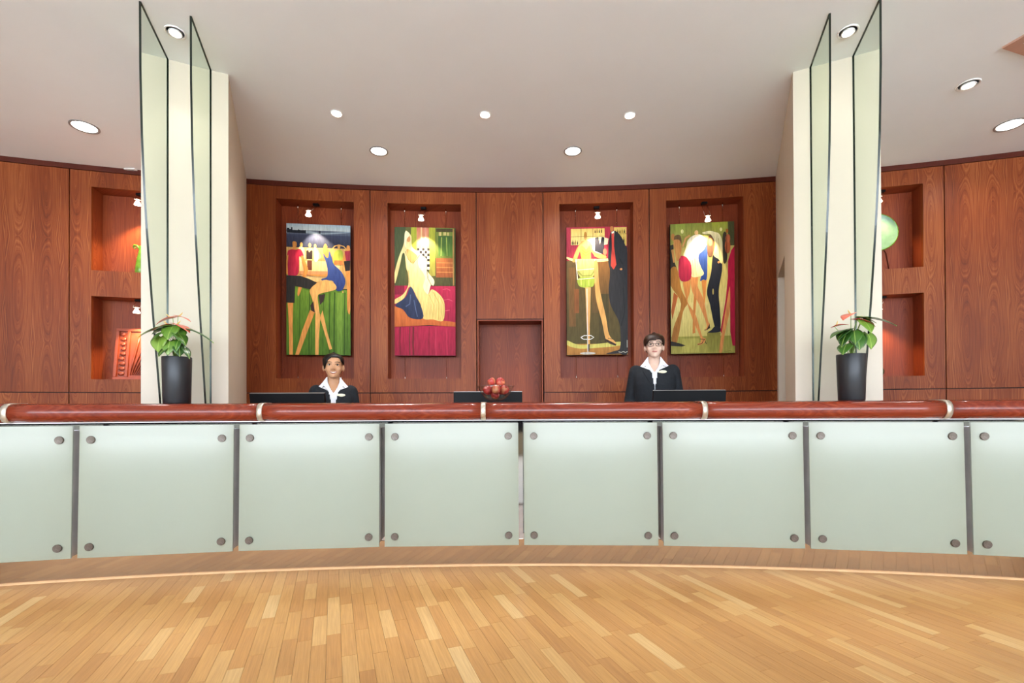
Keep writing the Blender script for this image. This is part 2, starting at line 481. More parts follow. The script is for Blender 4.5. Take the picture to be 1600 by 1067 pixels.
# plaster piers that run from the desk back to the wall
def pier(name, sgn, door):
    p0 = Vector((sgn*2.098, 3.551)); ex = Vector((sgn*.905, -.425)).normalized(); ey = Vector((sgn*.425, .905)).normalized()
    # keep them perpendicular to the measured front face
    w, L = .525, 1.88
    def pt(s, t, z): q = p0 + ex*s + ey*t; return (q.x, q.y, z)
    m = MB()
    def blk(s0,s1,t0,t1,z0,z1):
        vs = [pt(s0,t0,z0),pt(s1,t0,z0),pt(s1,t1,z0),pt(s0,t1,z0),pt(s0,t0,z1),pt(s1,t0,z1),pt(s1,t1,z1),pt(s0,t1,z1)]
        m.add(vs, [(0,3,2,1),(4,5,6,7),(0,1,5,4),(1,2,6,5),(2,3,7,6),(3,0,4,7)])
    if door:
        t0, t1, zt = .80, 1.60, 2.465
        blk(0,w,0,t0,0,CEIL); blk(0,w,t0,t1,zt,CEIL); blk(.34,w,t0,t1,0,zt); blk(0,w,t1,L,0,CEIL)
    else: blk(0,w,0,L,0,CEIL)
    o = struct(m.build(name, M['paint']))
    return p0, ex, ey
PL = pier('wall_left_pier', -1, False)
PR = pier('wall_right_pier', 1, True)
# outer shell of the lobby behind the photographer: side walls, low rear wall, daylight above it
mb = MB(); mb.box(-6.8, -6.6, -4.8, 6.4, 0, CEIL); struct(mb.build('wall_left', M['paint']))
mb = MB(); mb.box(6.6, 6.8, -4.8, 6.4, 0, CEIL); struct(mb.build('wall_right', M['paint']))
mb = MB(); mb.box(-6.6, 6.6, -4.8, -4.65, 0, .55, 1); mb.box(-6.6, 6.6, -4.8, -4.7, .55, 1.38, 0)
struct(mb.build('wall_front', [M['wall_rear'], M['wall_beige']]))
for i in range(7):
    x = -6.6 + i*2.2
    mb = MB(); mb.box(x-.03, x+.03, -4.78, -4.7, 1.38, CEIL); struct(mb.build('trim_%d' % (i+1), M['black']))

# ================================================================== RECEPTION DESK
desk = thing('reception_desk', 'long curved reception desk with frosted glass panels and polished mahogany rail', 'reception desk')
V0, V1 = -4.25, 4.25
m = MB(); m.bent(D, V0, V1, .012, 1.05, .16, .20); m.build('mirror_front', M['steel_mirror'], desk)
m = MB(); m.bent(D, V0, V1, .0, .185, .150, .160); m.build('kick_plate', M['kick'], desk)
m = MB(); m.bent(D, V0, V1, .0, .012, .138, .150); m.build('kick_trim', M['kick_trim'], desk)
m = MB(); m.bent(D, V0, V1, 1.03, 1.05, .03, .44); m.bent(D, V0, V1, 1.05, 1.105, .10, .44); m.build('counter_core', M['wood_dark'], desk)
m = MB(); m.bent(D, V0, V1, 1.105, 1.15, .105, .46); m.build('countertop', M['rail'], desk)
m = MB(); m.bent(D, V0, V1, 0, 1.03, .40, .44); m.build('staff_side_panel', M['wood_dark'], desk)
m = MB(); m.bent(D, V0, V1, .89, .92, .44, .80); m.bent(D, V0, V1, 0, .89, .70, .73) ; m.build('work_surface', M['wood_dark'], desk)
prof = [(.105,1.03), (.03,1.03), (-.02,1.033), (-.045,1.045), (-.06,1.068), (-.064,1.09), (-.06,1.112), (-.047,1.132), (-.025,1.144), (.02,1.15), (.105,1.15)]
bandu = [du(5, 645, -.06)[0], du(405, 642, -.06)[0], du(755, 640, -.06)[0], du(1102, 640, -.06)[0], du(1484, 640, -.06)[0]]
ends = [V0] + bandu + [V1]
for a, b in zip(ends[:-1], ends[1:]):
    m = MB(); m.sweep(D, a + (.015 if a != V0 else 0), b - (.015 if b != V1 else 0), prof); m.build('rail_section', M['rail'], desk)
pb = [(d*1.0 - (.004 if d < .09 else 0), z + (.003 if z > 1.09 else -.003)) for d, z in prof]
for b in bandu:
    m = MB(); m.sweep(D, b-.0165, b+.0165, pb, .02); m.build('steel_band', M['band'], desk)
m = MB(); m.bent(D, V0, V1, 1.0275, 1.0298, .005, .018); m.build('led_strip', M['led'], desk)  # glowing strip stands in for a lit aluminium edge below the rail
# glass panels
PITCHP, PWID, ZT, ZB = .9355, .899, 1.009, .186
pane = MB()
LEAN = .009
def pane_y(z): return -LEAN + 2*LEAN*(z-ZB)/(ZT-ZB)
x = PWID/2; th = .012
fv = [(-x,pane_y(ZB),ZB),(x,pane_y(ZB),ZB),(x,pane_y(ZT),ZT),(-x,pane_y(ZT),ZT)]
bv = [(px_, y_+th, z_) for px_, y_, z_ in fv]
pane.add(fv+bv, [(0,1,2,3)], 0); pane.add(fv+bv, [(7,6,5,4)], 1)
pane.add(fv+bv, [(0,4,5,1),(1,5,6,2),(2,6,7,3),(3,7,4,0)], 0)
pane_me = pane.mesh('glass_panel', [M['frost'], M['clear_back']])
bx = MB(); bw = x-.012
bx.box(-bw, -bw+.006, .022, .148, ZB+.005, ZT-.03, 0); bx.box(bw-.006, bw, .022, .148, ZB+.005, ZT-.03, 0)
bx.box(-bw+.006, bw-.006, .135, .148, ZB+.005, ZT-.03, 1); bx.box(-bw+.006, bw-.006, .022, .135, ZB+.005, ZB+.011, 1)
box_me = bx.mesh('light_box', [M['box_side'], M['box_white']])
lt = MB(); lt.box(-bw+.02, bw-.02, .085, .105, ZT-.06, ZT-.045, 0); led_me = lt.mesh('led_tube', M['led_tube'])
st = MB(); st.lathe([(.0065,-.012),(.0225,-.0125),(.0245,-.0105),(.0245,-.002),(.018,0),(.018,.02)], 20, smooth=False); st.lathe([(0,-.0095),(.0065,-.0095),(.0066,-.008)], 12, mat=1)
stud_me = st.mesh('fixing_stud', [M['stud'], M['reveal']])
for k in range(-5, 5):
    u = (k+.5)*PITCHP; a = u/DR; c = D(u, 0)
    o = bpy.data.objects.new('glass_panel', pane_me); link(o, desk, c, (0,0,-a))
    for sx in (-1, 1):
        for z in (ZT-.087, ZB+.068):
            s_ = bpy.data.objects.new('fixing_stud', stud_me); link(s_, o, (sx*(x-.068), pane_y(z), z), (PI/2*-1, 0, 0))
    b_ = bpy.data.objects.new('light_box', box_me); link(b_, desk, c, (0,0,-a))
    l_ = bpy.data.objects.new('led_tube', led_me); link(l_, b_, (0,0,0))

# ================================================================== GLASS FINS on the piers
def fin(P, s, label):
    p0, ex, ey = P
    base = p0 + ex*s
    n = Vector((-ex.x/abs(ex.x)*.346, -.938))
    zs = [1.151,1.3,1.45,1.6,1.8,2.0,2.25,2.5,2.8,3.2,3.598]; ts = [.15,.185,.222,.26,.308,.352,.404,.448,.486,.512,.518]
    t = .012
    m = MB(); vs = []
    for z, q in zip(zs, ts):
        for off in (-t/2, t/2):
            for tt in (.002, q):
                p = base + n*tt + ex*off; vs.append((p.x, p.y, z))
    # per level: 0 back -, 1 front -, 2 back +, 3 front +
    fs, fe = [], []
    for i in range(len(zs)-1):
        a, b = i*4, i*4+4
        fs += [(a,a+1,b+1,b), (a+2,b+2,b+3,a+3)]; fe += [(a+1,a+3,b+3,b+1), (a,b,b+2,a+2)]
    e = (len(zs)-1)*4
    fe += [(0,2,3,1), (e,e+1,e+3,e+2)]
    m.add(vs, fs, 0); m.add(vs, fe, 1)
    o = m.build('glass_fin', [M['fin_glass'], M['fin_edge']])
    tag(o, label, 'glass fin', 'glass fins on the two piers')
fin(PL, .372, 'tall curved glass blade on left pier, outer one nearest the carved panel niche')
fin(PL, .112, 'tall curved glass blade on left pier, inner one right of the flower pot')
fin(PR, .112, 'tall curved glass blade on right pier, inner one left of the flower pot')
fin(PR, .372, 'tall curved glass blade on right pier, outer one beside the round green plate')

# ================================================================== CEILING LIGHTS
M['halogen'] = emit('halogen_glow', '#FFF3E2', 40.0)
M['halogen_soft'] = emit('diffuser_glow', '#FFF8EE', 14.0)
M['white_metal'] = plain('white_enamel', '#E9E6E2', .35)
M['grey_metal'] = plain('grey_enamel', '#8E8A88', .35, .3)
def spot(name, loc, target, power, size, blend, col, parent, radius=.03):
    l = bpy.data.lights.new(name, 'SPOT'); l.energy = power; l.spot_size = math.radians(size); l.spot_blend = blend
    l.color = col; l.shadow_soft_size = radius
    o = bpy.data.objects.new(name, l); link(o, parent, loc)
    d = Vector(target) - Vector(loc)
    o.rotation_euler = d.to_track_quat('-Z', 'Y').to_euler()
    return o
def downlight(px, py, dia, label, kind='soft', power=1.0):
    p = on_ceiling(px, py); r = dia/2
    t = thing('ceiling_downlight', label, 'downlight', (p.x, p.y, CEIL), 0, 'recessed ceiling downlights')
    m = MB(); m.lathe([(r, 0), (r*1.0, -.006), (r*.93, -.009), (r*.84, -.006), (r*.80, -.001), (r*.8, 0)], 28); m.build('trim_ring', M['white_metal' if kind != 'soft' else 'grey_metal'], t)
    if kind == 'gimbal':
        m = MB(); m.lathe([(r*.62,-.002),(r*.66,-.012),(r*.58,-.016),(r*.5,-.012),(r*.5,-.002)], 24); m.build('gimbal_ring', M['white_metal'], t)
        m = MB(); m.lathe([(0,-.009),(r*.5,-.009),(r*.5,-.003)], 20); m.build('lamp_face', M['halogen'], t)
    elif kind == 'small':
        m = MB(); m.lathe([(0,-.007),(r*.62,-.006),(r*.78,-.002)], 20); m.build('lamp_face', M['halogen'], t)
    else:
        m = MB(); m.lathe([(0,-.006),(r*.7,-.005),(r*.82,-.002)], 24); m.build('diffuser', M['halogen_soft'], t)
    spot('downlight_beam', (0,0,-.03), (0,0,-3), SPOT_DOWN*power, 150 if kind == 'soft' else 110, .9, (1,.985,.95), t, .05)
downlight(132, 198, .215, 'bright oval-looking downlight over the plain panel at far left', 'soft', 1.2)
downlight(274, 50, .125, 'halogen downlight between the two glass blades of left pier', 'gimbal', .2)
downlight(526, 177, .095, 'small halogen downlight above first painting, leftmost of three small ones', 'small', .7)
downlight(592, 236, .175, 'large round downlight above second painting, near the wood wall', 'soft', 1.0)
downlight(758, 179, .095, 'small halogen downlight above the recess, middle of three small ones', 'small', .7)
downlight(895, 236, .175, 'large round downlight above third painting, near the wood wall', 'soft', 1.0)
downlight(984, 180, .095, 'small halogen downlight right of centre, rightmost of three small ones', 'small', .7)
downlight(1325, 49, .125, 'halogen downlight between the two glass blades of right pier', 'gimbal', .08)
downlight(1513, 132, .15, 'tilting white-ringed downlight between right pier and air vent', 'gimbal', .3)
downlight(1578, 195, .215, 'large oval-looking downlight below the air vent at far right', 'soft', .4)
# row of narrow-beam downlights in the ceiling in front of the desk: they make the bright pools on the floor
pool_words = ['first', 'second', 'third', 'fourth', 'fifth', 'sixth']
for i in range(6):
    q = D((i-2.5)*1.15, CEIL, -.56)
    t = thing('ceiling_downlight', 'narrow-beam halogen downlight in front of the desk, %s from left of its row' % pool_words[i], 'downlight', q, 0, 'recessed ceiling downlights')
    m = MB(); m.lathe([(.06,0),(.06,-.006),(.052,-.009),(.046,-.004),(.046,0)], 24); m.build('trim_ring', M['white_metal'], t)
    m = MB(); m.lathe([(0,-.006),(.034,-.005),(.044,-.002)], 20); m.build('lamp_face', M['halogen'], t)
    spot('downlight_beam', (0,0,-.03), (0,0,-3), SPOT_POOL*(.8+.35*((i*7)%3)/2), 25, 1.0, (1,.97,.93), t, .04)
p = on_ceiling(205, 264.5)
t = thing('ceiling_sensor', 'tiny flat white ceiling plate at wood wall beside left pier', 'sensor', (p.x, p.y, CEIL))
m = MB(); m.box(-.055, .055, -.03, .03, -.012, 0, 0, .003); m.build('cover', M['white_metal'], t)
m = MB(); m.box(-.03, .03, -.012, .012, -.016, -.011); m.build('lens', M['grey_metal'], t)

# air vent at upper right
p = on_ceiling(1566, 73)
M['vent'] = plain('vent_enamel', '#B98F7C', .45)
M['vent_dark'] = plain('vent_shadow', '#3A302C', .8)
t = thing('air_vent', 'square slatted ceiling air vent at the upper right corner', 'vent', (p.x, p.y, CEIL), math.radians(17))
m = MB()
for (a,b,c,d) in ((0,.62,-.62,-.55),(0,.62,-.07,0),(0,.07,-.55,-.07),(.55,.62,-.55,-.07)): m.box(a,b,c,d,-.014,0)
m.build('frame', M['vent'], t)
m = MB(); m.box(.07,.55,-.55,-.07,-.003,-.001); m.build('duct_back', M['vent_dark'], t)
m = MB(); m.add([(-.24,-.010,-.012),(.24,-.010,-.012),(.24,.010,-.003),(-.24,.010,-.003),(-.24,-.010,-.010),(.24,-.010,-.010),(.24,.010,-.001),(-.24,.010,-.001)],
      [(0,3,2,1),(4,5,6,7),(0,1,5,4),(1,2,6,5),(2,3,7,6),(3,0,4,7)]); sl = m.mesh('slat', M['vent'])
for i in range(12): link(bpy.data.objects.new('slat', sl), t, (.31, -.10-.038*i, 0))

# ================================================================== NICHE LAMPS
M['wire'] = plain('bright_wire', '#D8CFC6', .25, 1.0)
M['lamp_glass'] = emit('halogen_cone_glow', '#FFE9CC', 18.0)
def niche_lamp(pc, pbx, label, target, power=1.0, size=75, col=(1,.82,.6), ztop=None, dbase=.10, dhead=-.10, pyhead=338):
    uh, zh = wu(pc, pyhead, dhead)
    ub = wu(pbx, 320, dbase)[0]
    head = W(uh, zh, dhead); base = W(ub, ztop, dbase)
    t = thing('niche_spotlight', label, 'spotlight', base, 0, 'small halogen spotlights in the niches')
    h = head - base
    m = MB(); m.box(-.03,.03,-.025,.025,-.022,0,0,.004); m.build('mount', M['black'], t)
    out = Vector((h.x, h.y, 0)).normalized(); side = Vector((-out.y, out.x, 0))
    for s in (-1, 1):
        m = MB(); m.tube([side*.026*s + Vector((0,0,-.02)), h + side*.030*s + Vector((0,0,.035))], .0022, 6); m.build('rod', M['wire'], t)
    m = MB(); m.tube([h + side*.03*math.cos(a) + out*.012*math.sin(a) + Vector((0,0,.035)) for a in [2*PI*k/16 for k in range(17)]], .003, 6); m.build('yoke', M['wire'], t)
    m = MB(); m.lathe([(.008,.035),(.012,.02),(.022,0),(.031,-.018),(.030,-.021),(0,-.017)], 18, h); m.build('bulb', M['lamp_glass'], t)
    aim = Vector(target) - base
    hh = h + Vector((0,0,-.035)) + (aim-h).normalized()*.03
    spot('spot_beam', hh, aim, SPOT_PIC*power, size, .55, col, t, .012)
PU = [sum(n)/2 for n in (N1, N2, N3, N4)]
NT = nz1
niche_lamp(482, 494, 'tiny lit halogen spotlight above the painting of people by a shoreline table', W(PU[0], 2.82, .09), ztop=NT, pyhead=334)
niche_lamp(658, 662, 'tiny lit halogen spotlight above the painting of woman in long pale dress', W(PU[1], 2.82, .09), ztop=NT, pyhead=341)
niche_lamp(934, 932, 'tiny lit halogen spotlight above the painting of couple at bar', W(PU[2]-.05, 2.72, .09), ztop=NT, pyhead=337)
niche_lamp(1106, 1100, 'tiny lit halogen spotlight above the painting of dancing couples', W(PU[3], 2.85, .09), ztop=NT, pyhead=342)
ul = wu(222, 315, .05)[0]; ur = wu(1370, 310, .05)[0]
def side_lamp(u, zt, label, power=1.2, dx=0):
    pxh = project(*W(u, zt-.14, -.03))
    niche_lamp(pxh[0], pxh[0]+4, label, W(u+dx, zt-.75, .15), power, 110, (1,.74,.45), zt, .08, -.03, pxh[1])
side_lamp(wu(215,315,-.03)[0], sl3, 'lit spotlight in upper left niche above the green vase')
side_lamp(wu(213.5,478,-.03)[0], sl1, 'lit spotlight in lower left niche above the carved wood panel')
side_lamp(wu(1373,310,-.03)[0], sl3, 'spotlight in upper right niche above the round green plate', .6)
side_lamp(wu(1373,480,-.03)[0], sl1, 'spotlight in lower right niche half hidden by the pier', .8)

# ================================================================== PAINTINGS
M['canvas_edge'] = plain('dark_canvas_edge', '#241C18', .8)
def art_mat():
    m, nt, b = new_mat('oil_paint')
    a = nd(nt, 'ShaderNodeVertexColor', {'layer_name': 'Col'})
    tc = nd(nt, 'ShaderNodeTexCoord')
    mp = nd(nt, 'ShaderNodeMapping', None, Vector=tc.outputs['Object'], Scale=(60, 60, 9))
    ns = nd(nt, 'ShaderNodeTexNoise', None, Vector=mp.outputs[0], Scale=1.0, Detail=4.0)
    br = ramp(nt, ns.outputs[0], [(.3, (.74,.74,.74,1)), (.7, (1.12,1.12,1.12,1))])
    nt.links.new(mixc(nt, 1.0, a.outputs[0], br, 'MULTIPLY'), b.inputs['Base Color'])
    b.inputs['Roughness'].default_value = .5; b.inputs['Specular IOR Level'].default_value = .15
    return m
M['art'] = art_mat()
def smooth_poly(pts, n=4):
    out = []; k = len(pts)
    for i in range(k):
        p0, p1, p2, p3 = (Vector(pts[(i+j-1) % k]) for j in range(4))
        for s in range(n):
            t = s/n
            out.append(.5*((2*p1) + (p2-p0)*t + (2*p0-5*p1+4*p2-p3)*t*t + (3*p1-p0-3*p2+p3)*t**3))
    return [(p.x, p.y) for p in out]
def ell(cx, cy, rx, ry, n=14): return [(cx+rx*math.cos(2*PI*i/n), cy+ry*math.sin(2*PI*i/n)) for i in range(n)]
def rc(x0, y0, x1, y1): return [(x0,y0),(x1,y0),(x1,y1),(x0,y1)]
def line(pts, w):
    L, R = [], []
    for i, p in enumerate(pts):
        a = Vector(pts[max(0,i-1)]); b = Vector(pts[min(len(pts)-1,i+1)]); d = (b-a).normalized(); nn = Vector((-d.y, d.x))*w/2
        L.append(tuple(Vector(p)+nn)); R.append(tuple(Vector(p)-nn))
    return L + R[::-1]
from mathutils.geometry import tessellate_polygon
def painting(u, label, box, shapes, wd=.688, ht=1.462, zc=None, d_front=.085):
    x0, y0, x1, y1 = box
    zc = zc
    t = thing('painting', label, 'painting', W(u, zc-ht/2, d_front), -u/WR, 'tall paintings in the wall niches')
    m = MB(); m.box(-wd/2, wd/2, .0, .038, 0, ht, 0, .003); m.build('canvas', M['canvas_edge'], t)
    vs, fs, cols = [], [], []
    for li, sh in enumerate(shapes):
        col, pts = sh[0], sh[1]; sm = len(sh) > 2 and sh[2]
        col2 = sh[3] if len(sh) > 3 else col
        if sm: pts = smooth_poly(pts)
        b = len(vs); P = []
        for (px, py) in pts:
            fx = min(1, max(0, (px-x0)/(x1-x0))); fy = min(1, max(0, (py-y0)/(y1-y0)))
            P.append(Vector(((fx-.5)*wd*.995, 0, (1-fy)*ht*.997+.002)))
        c1, c2 = lin(col), lin(col2)
        ys = [p.z for p in P]; a, bb = max(ys), min(ys)
        for p in P:
            f = 0 if a-bb < 1e-6 else (a-p.z)/(a-bb)
            vs.append((p.x, -.0006-.00012*li, p.z)); cols.append(tuple(c1[i]*(1-f)+c2[i]*f for i in range(4)))
        for tri in tessellate_polygon([[Vector((p.x, p.z, 0)) for p in P]]): fs.append([b+i for i in tri])
    me = bpy.data.meshes.new('painted_scene'); me.from_pydata(vs, [], fs)
    ca = me.color_attributes.new('Col', 'FLOAT_COLOR', 'POINT')
    for i, c in enumerate(cols): ca.data[i].color = c
    me.materials.append(M['art'])
    bm = bmesh.new(); bm.from_mesh(me)
    for f in bm.faces:
        f.normal_update()
        if f.normal.y > 0: f.normal_flip()
    bm.to_mesh(me); bm.free()
    link(bpy.data.objects.new('painted_scene', me), t)
    zb = zc-ht/2
    for s in (-1, 1):
        m = MB(); m.tube([(s*.235, .045, nz0-zb+.001), (s*.235, .045, NT-zb-.001)], .0026, 6)
        c = m.build('hanging_wire', M['wire'], t)
        m = MB(); m.tube([(s*.235, .045, NT-zb-.045), (s*.235, .045, NT-zb)], .005, 8); m.build('wire_fitting', M['wire'], c)
        m = MB(); m.tube([(s*.235, .045, nz0-zb), (s*.235, .045, nz0-zb+.03)], .004, 8); m.build('wire_fitting', M['wire'], c)
SK, SK2 = '#D08A44', '#D9A45A'
P1 = [('#9DB2BC', rc(37,60,498,112), False, '#B9C3C2'), ('#65707E', rc(37,105,498,140), False, '#4A5266'), ('#3C4258', rc(37,138,498,235), False, '#2E3040'),
 ('#8A9AA4', [(37,118),(180,108),(300,122),(498,104),(498,112),(300,132),(150,126),(37,130)], True),
 ('#23262E', [(40,92),(58,92),(58,102),(70,102),(70,88),(80,88),(80,108),(120,108),(120,100),(140,108),(176,104),(176,128),(40,128)]), ('#30343E', rc(268,108,282,126)),
 ('#D0A25E', rc(37,232,498,530), False, '#B98A4A'), ('#E6C88C', rc(130,330,420,480), False, '#D9B070'), ('#8C8A4A', [(37,300),(60,280),(60,520),(37,520)], False),
 ('#688A2E', [(37,518),(150,508),(260,526),(380,530),(498,540),(498,1018),(37,1018)], False, '#4C6E22')]
for xs, w in ((130,5),(200,7),(214,3),(250,3),(345,7),(380,9),(455,7),(300,3),(475,4)): P1.append(('#33501A', line([(xs+4,555),(xs,700),(xs-2,1016)], w)))
P1 += [('#7A9A38', rc(400,560,440,1016), False, '#5E8030'),
 (SK2, ell(143,212,10,17)), (SK2, ell(204,215,10,17)), (SK2, ell(243,220,9,16)), ('#E8C894', [(125,235),(160,235),(170,280),(165,330),(130,330)], True),
 ('#E8C080', [(180,245),(228,245),(222,330),(222,400),(185,400),(182,320)], True), ('#352A28', [(178,256),(192,250),(200,268),(215,250),(225,256),(222,318),(180,318)]), ('#6A3A2A', rc(186,325,220,398)),
 ('#E8C488', [(232,240),(262,245),(285,300),(260,330),(262,410),(236,410)], True), ('#F2E2C0', [(238,262),(262,262),(268,300),(258,330),(240,330)], True),
 (SK2, line([(360,245),(385,215),(415,205),(450,215),(475,240)], 7)), (SK2, ell(415,218,10,16)), ('#A6AE3E', [(390,250),(440,250),(436,345),(380,350),(372,320)], True), ('#C8703A', rc(380,320,440,352)),
 (SK, ell(482,222,11,16)), (SK, [(470,240),(498,240),(498,680),(476,680),(474,520),(462,400),(440,330),(455,270)], True), ('#A23440', [(456,250),(498,244),(498,320),(466,322)]), ('#2B2422', [(450,325),(498,318),(496,392),(462,398)]),
 ('#C88A5A', [(125,406),(335,402),(345,428),(210,442),(130,432)]), ('#A8683E', line([(130,432),(345,440)], 6)),
 (SK, [(82,195),(108,195),(110,225),(100,245),(120,260),(60,262),(82,242)], True), ('#B8283F', [(44,280),(70,250),(104,252),(138,246),(160,292),(148,314),(130,300),(128,380),(120,430),(84,446),(47,432)], True, '#98203A'),
 (SK, [(142,305),(158,298),(182,360),(192,402),(165,470),(130,580),(116,576),(128,500),(155,430),(160,390)], True), (SK, [(40,300),(52,290),(46,360),(48,430),(37,430),(37,330)]),
 ('#2B2928', [(37,440),(140,442),(200,462),(256,488),(208,538),(100,516),(95,640),(37,638)]),
 (SK, [(46,640),(86,640),(82,800),(84,1018),(58,1018),(56,830)], False, '#D9964E'),
 (SK, [(318,200),(332,222),(330,240),(352,260),(354,400),(330,440),(240,440),(190,428),(330,420),(328,330),(300,265),(304,220)], True),
 ('#40548E', [(300,275),(322,300),(338,300),(345,255),(362,300),(378,350),(432,402),(462,470),(440,536),(396,542),(376,480),(350,470),(318,486),(286,462),(330,440),(328,360)], True, '#2C3A70'),
 ('#DFA860', [(205,545),(256,492),(322,466),(384,494),(390,535),(300,562),(262,584),(268,660),(280,760),(262,770),(238,690),(222,612)], True),
 ('#3A2C2A', [(266,580),(316,570),(304,622),(278,650)]), ('#3A2C2A', [(208,656),(230,625),(242,712),(214,690)]),
 (SK, [(206,690),(240,706),(190,840),(126,1018),(100,1018),(150,840)], False, '#D9964E'), ('#DFA45A', [(244,720),(280,720),(272,860),(266,1018),(244,1018)]), ('#DFA45A', [(278,745),(296,690),(330,850),(364,972),(346,980)]),
 (SK2, rc(440,545,448,560)), ('#2B2422', line([(96,442),(96,520)], 4))]
P2 = [('#5A5B2C', rc(50,60,492,500), False, '#4C4A28'), ('#3E4A2C', rc(50,60,130,500), False, '#454A2A'), ('#9AA030', rc(170,60,212,420), False, '#7C7A30'), ('#B86A55', rc(210,60,300,230), False, '#B89A60'), ('#D8B080', rc(240,60,250,230)), ('#C88A74', rc(268,60,282,230)),
 ('#A4A838', rc(300,60,345,420), False, '#8C8438'), ('#6E7A34', rc(345,60,480,285), False, '#66702E'), ('#4A4226', rc(352,66,474,90)), ('#B8A868', rc(372,92,390,120)), ('#B8A868', rc(405,92,425,116)), ('#B8A868', rc(432,94,448,118)), ('#3E5A2A', rc(368,120,470,270), False, '#56762E'),
 ('#8A9A48', line([(392,130),(388,270)], 8)), ('#8A9A48', line([(428,130),(432,270)], 7)), ('#9C5C30', rc(350,286,480,430), False, '#8A4A28'), ('#B87840', rc(356,318,474,324)), ('#B87840', rc(356,352,474,358)), ('#B87840', rc(356,388,474,394)), ('#474424', rc(350,430,480,490)), ('#A88048', rc(474,66,482,490)),
 ('#A82444', rc(50,494,492,770), False, '#961C3A'), ('#C04A5C', line([(400,520),(430,514),(455,526)], 6)), ('#C04A5C', line([(405,600),(440,592),(470,606)], 5)), ('#C04A5C', line([(410,680),(450,672)], 5)), ('#7A1830', rc(50,494,120,560)),
 ('#A01C3C', rc(50,790,492,1012), False, '#8E1834')]
for xs, w, c in ((90,12,'#741628'),(115,8,'#8A1A30'),(185,14,'#6E1E24'),(160,6,'#5E2A22'),(215,8,'#8C2036'),(300,8,'#82182E'),(350,10,'#AE2846'),(430,8,'#AC2644')): P2.append((c, line([(xs,800),(xs-3,900),(xs,1010)], w)))
for i in range(5):
    for j in range(8):
        if (i+j) % 2 == 0 and (j < 3 or i > 2): P2.append(('#2A2624', rc(214+i*18, 214+j*20, 232+i*18, 234+j*20)))
        elif (j < 3 or i > 2): P2.append(('#E8DCC0', rc(214+i*18, 214+j*20, 232+i*18, 234+j*20)))
P2 += [('#C06A34', [(50,648),(105,668),(160,732),(300,738),(492,764),(492,797),(300,786),(50,800)], False, '#AC5628'),
 ('#E2CC90', [(128,96),(144,92),(172,128),(178,205),(218,240),(238,270),(222,330),(248,352),(272,425),(256,505),(292,557),(322,520),(384,566),(413,632),(402,752),(330,744),(255,736),(236,640),(165,500),(120,585),(52,630),(52,598),(110,560),(150,490),(146,400),(134,360),(124,262),(106,262),(90,340),(54,478),(51,400),(82,282),(116,190)], True, '#D2B468'),
 ('#C88A54', ell(152,148,14,24)), ('#F0E0B4', [(128,96),(144,92),(160,118),(140,150),(134,210),(126,200),(122,150)], True), ('#C48A50', [(140,222),(206,262),(208,290),(178,330),(148,290)], True), ('#8A5A30', line([(128,240),(150,300),(182,334),(232,268)], 4)),
 ('#E8D8A8', [(238,270),(285,300),(286,380),(336,450),(332,492),(312,490),(292,557),(256,505),(270,425),(222,340)], True), ('#6A5A38', line([(285,372),(292,440),(316,488)], 4)), ('#9A8048', line([(150,380),(160,500),(205,570),(240,640)], 4)),
 ('#323A56', [(167,502),(206,576),(240,642),(255,736),(160,732),(112,672),(54,640),(130,580)], True, '#242A44'), ('#4A5674', line([(165,560),(160,630),(130,650)], 8)), ('#4A5674', line([(190,600),(205,680),(215,725)], 6)),
 ('#B89A50', line([(330,540),(372,620),(368,746)], 5)), ('#B89A50', line([(300,560),(335,640),(325,740)], 4)), ('#C8A860', line([(375,566),(408,640),(398,750)], 6))]
P3 = [('#A83040', rc(45,60,488,330), False, '#98283A'), ('#D8B860', rc(78,72,325,192), False, '#E2CC80'), ('#D8B860', rc(392,68,484,205), False, '#C8A850'),
 ('#7A5A2C', line([(78,130),(325,130)], 3)), ('#7A5A2C', line([(152,72),(152,192)], 3)), ('#7A5A2C', line([(238,72),(238,192)], 3)), ('#7A5A2C', line([(392,116),(484,116)], 3))]
for i, (bx_, by_, h) in enumerate([(88,190,34),(100,190,28),(112,190,36),(126,190,30),(256,106,26),(270,106,30),(286,106,28),(302,106,34),(406,112,24),(420,112,32),(436,112,26),(452,112,34),(468,112,30),(430,170,30),(446,176,36),(464,182,40),(250,190,30)]):
    P3.append((['#3A3420','#5A3A1C','#8A6A2C'][i % 3], [(bx_-4,by_),(bx_-4,by_-h*.6),(bx_-1.5,by_-h*.7),(bx_-1.5,by_-h),(bx_+1.5,by_-h),(bx_+1.5,by_-h*.7),(bx_+4,by_-h*.6),(bx_+4,by_)]))
